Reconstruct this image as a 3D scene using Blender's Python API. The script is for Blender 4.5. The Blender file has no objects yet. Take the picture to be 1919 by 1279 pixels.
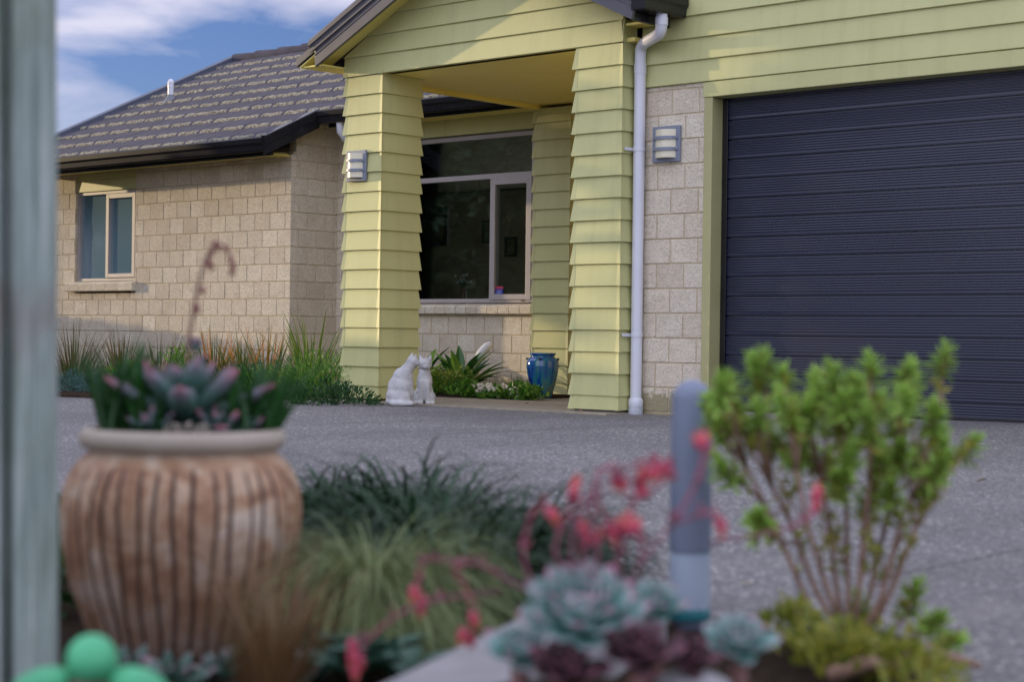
import bpy, bmesh, math, random
from mathutils import Vector, Matrix, noise

R = math.radians
scene = bpy.context.scene
COL = scene.collection
random.seed(11)

# ------------------------------------------------------------------ camera
CAM_Z = 0.535
F_PX, YAW, PITCH, ROLL = 3310.9, R(42.087), R(-0.152), R(0.763)
fw = Vector((-math.sin(YAW) * math.cos(PITCH), math.cos(YAW) * math.cos(PITCH), math.sin(PITCH)))
rt = Vector((math.cos(YAW), math.sin(YAW), 0))
up = rt.cross(fw)
rt2 = math.cos(ROLL) * rt + math.sin(ROLL) * up
up2 = -math.sin(ROLL) * rt + math.cos(ROLL) * up
cam_data = bpy.data.cameras.new("camera")
cam = bpy.data.objects.new("camera", cam_data)
COL.objects.link(cam)
M = Matrix((rt2, up2, -fw)).transposed().to_4x4()
M.translation = (0, 0, CAM_Z)
cam.matrix_world = M
cam_data.sensor_width = 36.0
cam_data.lens = F_PX / 1919 * 36.0
cam_data.clip_end = 2000
cam_data.clip_start = 0.05
cam_data.dof.use_dof = True
cam_data.dof.focus_distance = 14.0
cam_data.dof.aperture_fstop = 3.6
scene.camera = cam

# ------------------------------------------------------------------ light
SUN_EL, SUN_AZ = R(6.9), R(15.0)
to_sun = Vector((-math.cos(SUN_EL) * math.cos(SUN_AZ), -math.cos(SUN_EL) * math.sin(SUN_AZ), math.sin(SUN_EL)))
sl = bpy.data.lights.new("sun", 'SUN')
sl.energy = 3.1
sl.angle = R(0.6)
sl.color = (1.0, 0.77, 0.45)
sun = bpy.data.objects.new("sun", sl)
COL.objects.link(sun)
sun.rotation_euler = to_sun.to_track_quat('Z', 'Y').to_euler()

world = bpy.data.worlds.new("World")
scene.world = world
world.use_nodes = True
wt = world.node_tree
wt.nodes.clear()
def WN(t, **k):
    n = wt.nodes.new(t)
    for a, b in k.items(): setattr(n, a, b)
    return n
sky = WN('ShaderNodeTexSky', sky_type='NISHITA', sun_disc=False, sun_elevation=SUN_EL, sun_rotation=R(255),
         air_density=1.0, dust_density=0.4, ozone_density=2.5)
geo = WN('ShaderNodeTexCoord')
mp = WN('ShaderNodeMapping')
mp.inputs['Scale'].default_value = (5.0, 5.0, 17.0)
mp.inputs['Location'].default_value = (2.3, 0.4, 1.15)
nz = WN('ShaderNodeTexNoise')
nz.inputs['Scale'].default_value = 1.0
nz.inputs['Detail'].default_value = 7.0
nz.inputs['Roughness'].default_value = 0.52
nz.inputs['Distortion'].default_value = 0.5
rp = WN('ShaderNodeValToRGB')
rp.color_ramp.elements[0].position = 0.50
rp.color_ramp.elements[1].position = 0.74
sep = WN('ShaderNodeSeparateXYZ')
def WR(lo, hi, to):
    n = WN('ShaderNodeMapRange'); n.interpolation_type = 'SMOOTHSTEP'
    for k, v in (('From Min', lo), ('From Max', hi), ('To Min', 0.0), ('To Max', to)): n.inputs[k].default_value = v
    return n
def WM(op, b=None):
    n = WN('ShaderNodeMath', operation=op)
    if b is not None: n.inputs[1].default_value = b
    return n
hr = WR(0.155, 0.200, 0.27)          # a cloud bank above ten degrees
zen = WR(0.30, 0.75, 0.30)           # cloud overhead, out of view, added to lift the shade
dotn = WN('ShaderNodeVectorMath', operation='DOT_PRODUCT'); dotn.inputs[1].default_value = (0.67, -0.742, 0.0)
back = WR(-0.55, -0.05, 0.45)         # bright cloud behind the camera, added to light the shaded walls
add, add2, mxm = WM('ADD'), WM('ADD'), WM('MAXIMUM')
mulc = WM('MULTIPLY', 0.9)
tint = WN('ShaderNodeMixRGB', blend_type='MULTIPLY'); tint.inputs[0].default_value = 1.0; tint.inputs[2].default_value = (0.55, 0.59, 1.0, 1)
ccol = WN('ShaderNodeMixRGB'); ccol.inputs[1].default_value = (5.0, 4.9, 5.9, 1); ccol.inputs[2].default_value = (8.8, 9.2, 11.8, 1)
mx = WN('ShaderNodeMixRGB')
bg = WN('ShaderNodeBackground')
bg.inputs['Strength'].default_value = 0.15
wo = WN('ShaderNodeOutputWorld')
L = wt.links.new
gen = geo.outputs['Generated']
L(gen, mp.inputs['Vector']); L(mp.outputs[0], nz.inputs['Vector'])
L(gen, sep.inputs[0]); L(sep.outputs['Z'], hr.inputs['Value']); L(sep.outputs['Z'], zen.inputs['Value'])
L(gen, dotn.inputs[0]); L(dotn.outputs['Value'], back.inputs['Value'])
L(zen.outputs[0], mxm.inputs[0]); L(back.outputs[0], mxm.inputs[1])
L(nz.outputs['Fac'], add.inputs[0]); L(hr.outputs[0], add.inputs[1])
L(add.outputs[0], add2.inputs[0]); L(mxm.outputs[0], add2.inputs[1])
L(add2.outputs[0], rp.inputs['Fac']); L(rp.outputs['Color'], mulc.inputs[0]); L(mulc.outputs[0], mx.inputs[0])
lowm = WM('SUBTRACT'); lowm.inputs[0].default_value = 0.135      # thin cloud low over the roof
low = WR(0.0, 0.03, 0.10); addl = WM('ADD')
L(sep.outputs['Z'], lowm.inputs[1]); L(lowm.outputs[0], low.inputs['Value'])
L(hr.outputs[0], addl.inputs[0]); L(low.outputs[0], addl.inputs[1]); L(addl.outputs[0], add.inputs[1])
gain = WM('MULTIPLY', 2.2); gain.use_clamp = True
L(mxm.outputs[0], gain.inputs[0]); L(gain.outputs[0], ccol.inputs[0])
L(sky.outputs[0], tint.inputs[1]); L(tint.outputs[0], mx.inputs[1]); L(ccol.outputs[0], mx.inputs[2])
L(mx.outputs[0], bg.inputs['Color']); L(bg.outputs[0], wo.inputs['Surface'])

scene.view_settings.view_transform = 'Standard'
scene.view_settings.look = 'None'
scene.view_settings.gamma = 1.0
scene.view_settings.exposure = 0.1
scene.render.engine = 'CYCLES'
scene.cycles.use_denoising = True
scene.cycles.max_bounces = 8
scene.cycles.transparent_max_bounces = 12
scene.cycles.caustics_reflective = False
scene.cycles.caustics_refractive = False

# ------------------------------------------------------------------ helpers
def ray(x, y):
    return fw + (x - 959.5) / F_PX * rt2 - (y - 639.5) / F_PX * up2
def at(x, y, d):
    """point of the foreground bed, d metres in front of the lens"""
    return Vector((0, 0, CAM_Z)) + ray(x, y) * d

ORIG = {}
def props(o, label=None, cat=None, group=None, kind=None):
    if label: o['label'] = label
    if cat: o['category'] = cat
    if group: o['group'] = group
    if kind: o['kind'] = kind
    return o
def thing(name, loc, label, cat, group=None):
    o = bpy.data.objects.new(name, None)
    o.empty_display_size = 0.05
    COL.objects.link(o)
    o.location = loc
    ORIG[o.name] = Vector(loc)
    return props(o, label, cat, group)

class MB:
    def __init__(s):
        s.v, s.f, s.a = [], [], []
    def pt(s, p, a=0.0):
        s.v.append(Vector(p)); s.a.append(a); return len(s.v) - 1
    def quad(s, a, b, c, d, t=0.0):
        i = [s.pt(p, t) for p in (a, b, c, d)]; s.f.append(i)
    def box(s, x0, x1, y0, y1, z0, z1, t=0.0):
        i = [s.pt((x, y, z), t) for z in (z0, z1) for y in (y0, y1) for x in (x0, x1)]
        for q in ((0, 2, 3, 1), (4, 5, 7, 6), (0, 1, 5, 4), (2, 6, 7, 3), (0, 4, 6, 2), (1, 3, 7, 5)):
            s.f.append([i[k] for k in q])
    def bbox(s, x0, x1, y0, y1, z0, z1, b=0.004, t=0.0):
        """box with chamfered edges"""
        bm = bmesh.new()
        bmesh.ops.create_cube(bm, size=1.0)
        for v in bm.verts:
            v.co = ((x0 + x1) / 2 + v.co.x * (x1 - x0), (y0 + y1) / 2 + v.co.y * (y1 - y0), (z0 + z1) / 2 + v.co.z * (z1 - z0))
        bmesh.ops.bevel(bm, geom=list(bm.edges), offset=b, segments=2, affect='EDGES', profile=0.5)
        s.add_bm(bm, t)
    def add_bm(s, bm, t=0.0, mat=None):
        n = len(s.v)
        bm.verts.index_update()
        for v in bm.verts: s.pt(mat @ v.co if mat else v.co, t)
        for f in bm.faces: s.f.append([n + v.index for v in f.verts])
        bm.free()
    def prism_x(s, prof, x0, x1, t=0.0):
        """closed (y,z) profile run along X"""
        n = len(prof)
        a = [s.pt((x0, p[0], p[1]), t) for p in prof]; b = [s.pt((x1, p[0], p[1]), t) for p in prof]
        for k in range(n): s.f.append([a[k], a[(k + 1) % n], b[(k + 1) % n], b[k]])
        s.f.append(a[::-1]); s.f.append(b)
    def prism(s, prof, p0, p1, ux, uz, t=0.0):
        n = len(prof); ux = Vector(ux); uz = Vector(uz)
        a = [s.pt(Vector(p0) + ux * p[0] + uz * p[1], t) for p in prof]
        b = [s.pt(Vector(p1) + ux * p[0] + uz * p[1], t) for p in prof]
        for k in range(n): s.f.append([a[k], a[(k + 1) % n], b[(k + 1) % n], b[k]])
        s.f.append(a[::-1]); s.f.append(b)
    def tube(s, pts, rad, n=8, t=0.0, t1=None, cap=True):
        pts = [Vector(p) for p in pts]; m = len(pts)
        if not isinstance(rad, (list, tuple)): rad = [rad] * m
        rings = []; ref = None
        for k in range(m):
            d = (pts[min(k + 1, m - 1)] - pts[max(k - 1, 0)]).normalized()
            if ref is None:
                ref = d.orthogonal().normalized()
            ref = (ref - d * ref.dot(d)).normalized()
            w = d.cross(ref)
            tt = t if t1 is None else t + (t1 - t) * k / (m - 1)
            rings.append([s.pt(pts[k] + (ref * math.cos(6.2832 * j / n) + w * math.sin(6.2832 * j / n)) * rad[k], tt) for j in range(n)])
        for k in range(m - 1):
            for j in range(n):
                s.f.append([rings[k][j], rings[k][(j + 1) % n], rings[k + 1][(j + 1) % n], rings[k + 1][j]])
        if cap:
            s.f.append(rings[0][::-1]); s.f.append(rings[-1])
    def lathe(s, c, prof, n=48, fn=None, t=0.0):
        c = Vector(c); rings = []
        for (r, z) in prof:
            ring = []
            for j in range(n):
                a = 6.2832 * j / n
                rr, tt = (r, t) if fn is None else fn(r, z, a)
                ring.append(s.pt(c + Vector((rr * math.cos(a), rr * math.sin(a), z)), tt))
            rings.append(ring)
        for k in range(len(prof) - 1):
            for j in range(n):
                s.f.append([rings[k][j], rings[k][(j + 1) % n], rings[k + 1][(j + 1) % n], rings[k + 1][j]])
        s.f.append(rings[0][::-1]); s.f.append(rings[-1])
    def ball(s, c, r, sub=2, t=0.0, mat=None):
        bm = bmesh.new()
        bmesh.ops.create_icosphere(bm, subdivisions=sub, radius=1.0)
        r = r if isinstance(r, (tuple, list)) else (r, r, r)
        m = Matrix.Translation(Vector(c)) @ (mat.to_4x4() if mat else Matrix.Identity(4)) @ Matrix.Diagonal((*r, 1))
        s.add_bm(bm, t, m)
    def blade(s, base, d, length, width, droop=0.4, n=6, fold=0.25, t=0.0, wide=0.35, tip=0.04, sidevec=None):
        """a strap leaf: starts along d, bends down by droop (radians)"""
        p = Vector(base); d = Vector(d).normalized()
        side = sidevec or d.cross(Vector((0, 0, 1)))
        if side.length < 1e-3: side = Vector((1, 0, 0))
        side.normalize()
        rows = []; step = length / n
        for k in range(n + 1):
            u = k / n
            w = width * (min(1, 0.55 + u / max(wide, .01) * 0.45) if u < wide else max(tip, (1 - ((u - wide) / (1 - wide)) ** 1.8)))
            nrm = side.cross(d).normalized()
            tt = u if t is None else t
            rows.append((s.pt(p - side * w / 2 + nrm * w * fold, tt), s.pt(p, tt), s.pt(p + side * w / 2 + nrm * w * fold, tt)))
            p = p + d * step
            d = (Matrix.Rotation(-droop / n * (0.5 + u), 3, side) @ d).normalized()
        for k in range(n):
            a, b = rows[k], rows[k + 1]
            s.f.append([a[0], a[1], b[1], b[0]]); s.f.append([a[1], a[2], b[2], b[1]])
    def fleshy(s, base, d, upv, length, width, thick, curl=0.5, n=6, wide=0.62, point=0.12):
        """thick succulent leaf with a pointed tip; attribute runs 0 base .. 1 tip and rim"""
        p = Vector(base); d = Vector(d).normalized()
        side = d.cross(upv).normalized(); rings = []
        for k in range(n + 1):
            u = k / n
            if u < wide: w = 0.42 + 0.58 * math.sin(u / wide * 1.5708)
            else:
                q = (u - wide) / (1 - wide); w = math.sqrt(max(0.0, 1 - q ** 2.2)) * (1 - point) + point * (1 - q)
            w = max(w, 0.05) * width
            nrm = side.cross(d).normalized()
            th = thick * (1 - 0.45 * u)
            ring = []
            for j, (a, h, e) in enumerate(((-.5, .16, 1), (-.25, .03, .4), (0, -.02, .2), (.25, .03, .4), (.5, .16, 1), (.28, -.6, .5), (0, -.9, .3), (-.28, -.6, .5))):
                hh = h * width * 0.9 if h > -.1 else h * th
                ring.append(s.pt(p + side * a * w + nrm * hh * min(1, w / width + .2), max(u ** 2.2, e * u * .75)))
            rings.append(ring)
            p = p + d * (length / n)
            d = (Matrix.Rotation(curl / n, 3, side) @ d).normalized()
        for k in range(n):
            for j in range(8):
                s.f.append([rings[k][j], rings[k][(j + 1) % 8], rings[k + 1][(j + 1) % 8], rings[k + 1][j]])
        s.f.append(rings[-1])
    def build(s, name, mat, parent=None, smooth=False, label=None, cat=None, group=None, kind=None, origin=None, attr=False):
        if parent is not None:
            o0 = ORIG[parent.name]
        elif origin is not None:
            o0 = Vector(origin)
        else:
            n = len(s.v)
            o0 = Vector((sum(v.x for v in s.v) / n, sum(v.y for v in s.v) / n, min(v.z for v in s.v)))
        me = bpy.data.meshes.new(name)
        me.from_pydata([tuple(v - o0) for v in s.v], [], s.f)
        if attr:
            at_ = me.attributes.new("t", 'FLOAT', 'POINT')
            at_.data.foreach_set("value", s.a)
        me.materials.append(mat)
        if smooth:
            me.polygons.foreach_set("use_smooth", [True] * len(me.polygons))
            if smooth != 'all':
                try: me.set_sharp_from_angle(angle=R(40))
                except Exception: pass
        me.update()
        o = bpy.data.objects.new(name, me)
        COL.objects.link(o)
        if parent is not None:
            o.parent = parent
        else:
            o.location = o0
        ORIG[o.name] = o0
        return props(o, label, cat, group, kind)

# ------------------------------------------------------------------ materials
class Mat:
    def __init__(s, name, rough=0.5, spec=0.5, metal=0.0, coat=0.0):
        s.m = bpy.data.materials.new(name); s.m.use_nodes = True
        s.t = s.m.node_tree; s.b = s.t.nodes['Principled BSDF']; s.out = s.t.nodes['Material Output']
        s.b.inputs['Roughness'].default_value = rough
        s.b.inputs['Specular IOR Level'].default_value = spec
        s.b.inputs['Metallic'].default_value = metal
        s.b.inputs['Coat Weight'].default_value = coat
        s.tc = None
    def n(s, t, **k):
        x = s.t.nodes.new(t)
        for a, b in k.items():
            if a.startswith('i_'): x.inputs[a[2:].replace('_', ' ')].default_value = b
            else: setattr(x, a, b)
        return x
    def l(s, a, b): s.t.links.new(a, b)
    def coord(s, scale=(1, 1, 1), loc=(0, 0, 0), rot=(0, 0, 0)):
        if s.tc is None: s.tc = s.n('ShaderNodeTexCoord')
        m = s.n('ShaderNodeMapping')
        m.inputs['Scale'].default_value = scale; m.inputs['Location'].default_value = loc; m.inputs['Rotation'].default_value = rot
        s.l(s.tc.outputs['Object'], m.inputs['Vector']); return m.outputs[0]
    def noise(s, scale, detail=4, rough=.55, vec=None, dist=0.0):
        x = s.n('ShaderNodeTexNoise', i_Scale=scale, i_Detail=detail, i_Roughness=rough, i_Distortion=dist)
        s.l(vec if vec is not None else s.coord(), x.inputs['Vector']); return x.outputs['Fac']
    def voro(s, scale, vec=None, out='Distance', feature='F1'):
        x = s.n('ShaderNodeTexVoronoi', i_Scale=scale, feature=feature)
        s.l(vec if vec is not None else s.coord(), x.inputs['Vector']); return x.outputs[out]
    def ramp(s, fac, stops, interp='LINEAR'):
        x = s.n('ShaderNodeValToRGB'); x.color_ramp.interpolation = interp
        while len(x.color_ramp.elements) < len(stops): x.color_ramp.elements.new(0.5)
        for e, (p, c) in zip(x.color_ramp.elements, stops):
            e.position = p; e.color = c if len(c) == 4 else (*c, 1)
        s.l(fac, x.inputs['Fac']); return x.outputs['Color']
    def mix(s, fac, a, b, mode='MIX'):
        x = s.n('ShaderNodeMixRGB', blend_type=mode)
        for i, v in ((0, fac), (1, a), (2, b)):
            if isinstance(v, (int, float)): x.inputs[i].default_value = v
            elif isinstance(v, tuple): x.inputs[i].default_value = v if len(v) == 4 else (*v, 1)
            else: s.l(v, x.inputs[i])
        return x.outputs[0]
    def math(s, op, a, b=0.0):
        x = s.n('ShaderNodeMath', operation=op)
        for i, v in ((0, a), (1, b)):
            if isinstance(v, (int, float)): x.inputs[i].default_value = v
            else: s.l(v, x.inputs[i])
        return x.outputs[0]
    def attr(s, name='t'):
        return s.n('ShaderNodeAttribute', attribute_name=name).outputs['Fac']
    def island(s):
        return s.n('ShaderNodeNewGeometry').outputs['Random Per Island']
    def color(s, c):
        if isinstance(c, tuple): s.b.inputs['Base Color'].default_value = c if len(c) == 4 else (*c, 1)
        else: s.l(c, s.b.inputs['Base Color'])
        return s
    def rough(s, c):
        s.l(c, s.b.inputs['Roughness']); return s
    def bump(s, h, strength=0.3, dist=0.01):
        x = s.n('ShaderNodeBump'); x.inputs['Strength'].default_value = strength; x.inputs['Distance'].default_value = dist
        s.l(h, x.inputs['Height']); s.l(x.outputs[0], s.b.inputs['Normal']); return s
    def translucent(s, c, w=0.3):
        tr = s.n('ShaderNodeBsdfTranslucent'); mxs = s.n('ShaderNodeMixShader'); mxs.inputs[0].default_value = w
        if isinstance(c, tuple): tr.inputs['Color'].default_value = (*c[:3], 1)
        else: s.l(c, tr.inputs['Color'])
        s.l(s.b.outputs[0], mxs.inputs[1]); s.l(tr.outputs[0], mxs.inputs[2]); s.l(mxs.outputs[0], s.out.inputs['Surface'])
        return s

def mat_paint():
    m = Mat('cream green weatherboard paint', rough=.5, spec=.35)
    n = m.noise(1.6, 4); n2 = m.noise(14, 3, vec=m.coord((1, 1, 6)))
    c = m.ramp(n, [(.3, (.52, .51, .225)), (.7, (.57, .56, .26))])
    c = m.mix(m.ramp(n2, [(.55, (0, 0, 0)), (.85, (.3, .3, .3))]), c, (.43, .42, .18))
    stk_ = m.noise(1.0, 5, .6, m.coord((9, 9, .7))); c = m.mix(m.ramp(stk_, [(.52, (0, 0, 0)), (.72, (.22, .22, .22))]), c, (.33, .32, .16))
    m.color(c); m.bump(m.noise(60, 3, vec=m.coord((.12, .12, 1))), .12, .002); return m.m
def mat_trim():
    m = Mat('olive green trim paint', rough=.45, spec=.4)
    m.color(m.ramp(m.noise(3, 4), [(.3, (.40, .37, .17)), (.7, (.45, .42, .20))])); m.bump(m.noise(80, 2), .06, .001); return m.m
def mat_ceiling():
    m = Mat('cream ceiling paint', rough=.55, spec=.3)
    m.color(m.ramp(m.noise(2, 3), [(.3, (.82, .70, .20)), (.7, (.87, .75, .24))])); return m.m
def mat_brick():
    m = Mat('sandy concrete brick', rough=.9, spec=.2)
    isl = m.island()
    c = m.ramp(isl, [(0, (.66, .57, .43)), (.3, (.76, .665, .51)), (.6, (.71, .63, .49)), (.8, (.78, .69, .53)), (1, (.80, .72, .57))])
    big = m.noise(7, 5); c = m.mix(m.ramp(big, [(.45, (0, 0, 0)), (.75, (.4, .4, .4))]), c, (.52, .43, .30))
    fine = m.noise(85, 4, .7); c = m.mix(m.ramp(fine, [(.36, (.75, .75, .75)), (.48, (0, 0, 0))]), c, (.34, .28, .21))
    pits = m.voro(55, m.coord((1, 1, 1.6))); c = m.mix(m.ramp(pits, [(.05, (.6, .6, .6)), (.14, (0, 0, 0))]), c, (.22, .18, .14))
    # moss creeping up from the paving, ragged edge
    sz = m.n('ShaderNodeSeparateXYZ'); m.l(m.coord(), sz.inputs[0])
    edge = m.math('ADD', sz.outputs['Z'], m.math('MULTIPLY', m.noise(22, 6, .7), -.26))
    moss = m.ramp(edge, [(.0, (.7, .7, .7)), (.035, (0, 0, 0))]); c = m.mix(moss, c, (.20, .17, .055))
    m.color(c)
    warp = m.noise(13, 6, .65, m.coord((1, 1, 2.2)), 1.3)
    crack = m.ramp(warp, [(.455, (1, 1, 1)), (.485, (0, 0, 0)), (.52, (1, 1, 1))])
    fl = m.ramp(warp, [(.462, (0, 0, 0)), (.487, (.42, .42, .42)), (.512, (0, 0, 0))]); c = m.mix(fl, c, (.30, .25, .19)); m.color(c)
    h = m.mix(.5, m.noise(40, 6, .7), crack)
    m.bump(h, .42, .010); return m.m
def mat_mortar():
    m = Mat('grey brown mortar', rough=.95, spec=.1)
    m.color(m.ramp(m.noise(30, 4), [(.3, (.50, .41, .27)), (.7, (.62, .52, .36))])); m.bump(m.noise(120, 3), .4, .003); return m.m
def mat_simple(name, c, rough=.5, spec=.5, metal=0., var=.12, scale=6, bump=0., bscale=80):
    m = Mat(name, rough=rough, spec=spec, metal=metal)
    lo = tuple(x * (1 - var) for x in c); hi = tuple(min(1, x * (1 + var)) for x in c)
    m.color(m.ramp(m.noise(scale, 4), [(.3, lo), (.7, hi)]))
    if bump: m.bump(m.noise(bscale, 4), bump, .003)
    return m.m
def mat_garage():
    m = Mat('dark blue grey steel door', rough=.3, spec=.6)
    c = m.ramp(m.noise(2, 4, vec=m.coord((.4, 1, 2))), [(.3, (.004, .007, .024)), (.7, (.008, .012, .034))])
    sp = m.voro(26); c = m.mix(m.ramp(sp, [(.02, (.5, .5, .5)), (.05, (0, 0, 0))]), c, (.25, .25, .25))
    m.color(c); m.rough(m.ramp(m.noise(2.5, 4, vec=m.coord((.5, 1, 2))), [(.3, (.26, .26, .26)), (.7, (.36, .36, .36))]))
    return m.m
def mat_tile():
    m = Mat('grey purple grit roof tile', rough=.8, spec=.25)
    c = m.ramp(m.noise(5, 5), [(.3, (.036, .033, .045)), (.7, (.066, .060, .080))])
    c = m.mix(m.ramp(m.noise(130, 3), [(.5, (0, 0, 0)), (.7, (.5, .5, .5))]), c, (.10, .09, .105))
    t = m.attr(); patch = m.noise(9, 5, .65)
    keep = m.ramp(m.math('ADD', t, m.math('MULTIPLY', m.math('SUBTRACT', patch, .5), .55)), [(.60, (0, 0, 0)), (.76, (1, 1, 1))])
    blot = m.ramp(m.noise(38, 4, .7), [(.38, (.07, .06, .04)), (.48, (.20, .18, .13)), (.64, (.37, .34, .265))])
    c = m.mix(keep, c, blot)
    m.color(c); m.bump(m.noise(160, 4), .5, .004); return m.m
def mat_drive():
    m = Mat('exposed aggregate concrete', rough=.85, spec=.3)
    v = m.coord()
    cell = m.voro(105, v, 'Color'); bw = m.n('ShaderNodeSeparateColor'); m.l(cell, bw.inputs[0])
    c = m.ramp(bw.outputs[0], [(0, (.095, .09, .095)), (.35, (.145, .142, .146)), (.62, (.21, .202, .198)), (.84, (.30, .285, .27)), (.94, (.38, .36, .335)), (1, (.74, .71, .66))])
    d = m.voro(105, v, 'Distance'); c = m.mix(m.ramp(d, [(.55, (0, 0, 0)), (.8, (.7, .7, .7))]), c, (.11, .10, .10))
    big = m.noise(.7, 5); c = m.mix(m.ramp(big, [(.38, (0, 0, 0)), (.66, (.55, .55, .55))]), c, (.105, .098, .098))
    st = m.noise(2.6, 6, .62); c = m.mix(m.ramp(st, [(.55, (0, 0, 0)), (.72, (.4, .4, .4))]), c, (.24, .22, .195))
    ty = m.noise(1.0, 5, .6, m.coord((2.4, .16, 1), rot=(0, 0, .35))); c = m.mix(m.ramp(ty, [(.55, (0, 0, 0)), (.68, (.35, .35, .35))]), c, (.085, .08, .08))
    m.color(c); m.bump(m.math('SUBTRACT', 1.0, d), .6, .006); return m.m
def mat_soil():
    m = Mat('dark garden soil', rough=1, spec=.05)
    m.color(m.ramp(m.noise(40, 6, .7), [(.3, (.018, .012, .008)), (.7, (.06, .042, .028))])); m.bump(m.noise(70, 6), 1, .02); return m.m
def mat_leaf(name, stops, rough=.45, trans=.25, scale=10, spec=.4):
    """leaf colours vary from leaf to leaf"""
    m = Mat(name, rough=rough, spec=spec)
    c = m.ramp(m.island(), [(i / (len(stops) - 1), s_) for i, s_ in enumerate(stops)])
    c = m.mix(m.ramp(m.noise(scale, 3), [(.4, (0, 0, 0)), (.75, (.35, .35, .35))]), c, tuple(x * .6 for x in stops[0]))
    m.color(c)
    if trans: m.translucent(c, trans)
    return m.m
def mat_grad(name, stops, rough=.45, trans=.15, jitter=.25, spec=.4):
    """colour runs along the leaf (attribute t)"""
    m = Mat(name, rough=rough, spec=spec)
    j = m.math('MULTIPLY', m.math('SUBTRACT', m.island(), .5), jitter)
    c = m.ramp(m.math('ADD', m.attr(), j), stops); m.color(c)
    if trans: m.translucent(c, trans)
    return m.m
def mat_glass(name, tint, boost=1.0):
    m = Mat(name)
    fr = m.n('ShaderNodeFresnel'); fr.inputs['IOR'].default_value = 1.42
    tr = m.n('ShaderNodeBsdfTransparent'); tr.inputs['Color'].default_value = (*tint, 1)
    gl = m.n('ShaderNodeBsdfGlossy'); gl.inputs['Roughness'].default_value = .02; gl.inputs['Color'].default_value = (.9, .95, .95, 1)
    wav = m.n('ShaderNodeBump'); wav.inputs['Strength'].default_value = .02; m.l(m.noise(2.2, 2), wav.inputs['Height']); m.l(wav.outputs[0], gl.inputs['Normal'])
    mxs = m.n('ShaderNodeMixShader'); m.l(fr.outputs[0], mxs.inputs[0]); m.l(tr.outputs[0], mxs.inputs[1]); m.l(gl.outputs[0], mxs.inputs[2])
    m.l(mxs.outputs[0], m.out.inputs['Surface']); return m.m

PAINT, TRIM, CEIL = mat_paint(), mat_trim(), mat_ceiling()
BRICK, MORTAR = mat_brick(), mat_mortar()
GARAGE, TILE, DRIVE, SOIL = mat_garage(), mat_tile(), mat_drive(), mat_soil()
DARK = mat_simple('dark charcoal steel', (.015, .014, .016), rough=.2, spec=.4, var=.2, scale=3)
GREYM = mat_simple('mid grey painted barge', (.10, .095, .105), rough=.35, spec=.5, var=.12)
ALU = mat_simple('beige window joinery', (.43, .385, .36), rough=.35, spec=.5, var=.06)
PVC = mat_simple('white pvc', (.66, .66, .70), rough=.35, spec=.5, var=.05, scale=3)
PVCD = mat_simple('dusty pvc', (.42, .44, .47), rough=.5, var=.25, scale=18)
LAMPG = mat_simple('blue grey lamp metal', (.20, .225, .28), rough=.45, var=.08)
OPAL = mat_simple('opal glass', (.72, .66, .48), rough=.25, var=.04)
CONC = mat_simple('grey concrete', (.20, .185, .165), rough=.9, spec=.15, var=.3, scale=9, bump=.4)
PALECONC = mat_simple('pale concrete kerb', (.26, .25, .25), rough=.85, spec=.2, var=.15, scale=12, bump=.25, bscale=140)
GLASS = mat_glass('clear window glass', (.86, .90, .87))
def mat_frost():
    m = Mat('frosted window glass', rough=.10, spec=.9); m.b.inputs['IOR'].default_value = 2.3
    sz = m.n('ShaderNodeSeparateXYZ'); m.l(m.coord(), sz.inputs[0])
    m.color(m.ramp(m.noise(1.4, 3), [(.3, (.12, .22, .28)), (.7, (.15, .255, .305))])); return m.m  # teal of the reflected sky is painted into the base colour
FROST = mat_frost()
DULL = mat_simple('dim interior wall', (.58, .55, .45), rough=.9, var=.1)
WOODD = mat_simple('dark picture frame', (.012, .010, .009), rough=.4)


# ------------------------------------------------------------------ the ground
def smooth(a, b, x):
    u = max(0, min(1, (x - a) / (b - a))); return u * u * (3 - 2 * u)
def ground_z(x, y):
    return .055 * smooth(-7.2, -5.0, x) * smooth(7.2, 9.4, y)
g = MB()
xs = [-60, -40, -30] + [-24 + .5 * i for i in range(57)] + [6, 10, 20, 40, 60]
ys = [-60, -40, -20, -10, -5] + [-2 + .5 * i for i in range(33)] + [16, 20, 30, 50, 80]
idx = [[g.pt((x, y, ground_z(x, y))) for x in xs] for y in ys]
for j in range(len(ys) - 1):
    for i in range(len(xs) - 1):
        g.f.append([idx[j][i], idx[j][i + 1], idx[j + 1][i + 1], idx[j + 1][i]])
g.build('driveway', DRIVE, kind='structure', origin=(0, 0, 0), smooth='all')
b = MB()   # a far lawn sheet under everything
b.quad((-900, -900, -.3), (900, -900, -.3), (900, 900, -.3), (-900, 900, -.3))
b.build('ground', mat_simple('distant lawn', (.06, .09, .03), rough=1, scale=.2, var=.3), kind='structure', origin=(0, 0, -.3))

q = MB(); q.bbox(-10.62, -7.66, 9.46, 12.1, -.02, .010, .004)
q.build('porch_slab', mat_simple('tan porch concrete', (.27, .235, .175), rough=.9, var=.25, scale=14, bump=.3), kind='structure')
# ------------------------------------------------------------------ the house
YF, YG, YL, YB = 9.623, 9.813, 11.5, 12.12          # porch front, garage wall, left wing wall, wall under the porch
house = thing('house', (-9, 11, 0), 'single storey house of sandy brick and cream green weatherboard with a gabled porch', 'house')
rnd = random.Random(3)

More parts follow.
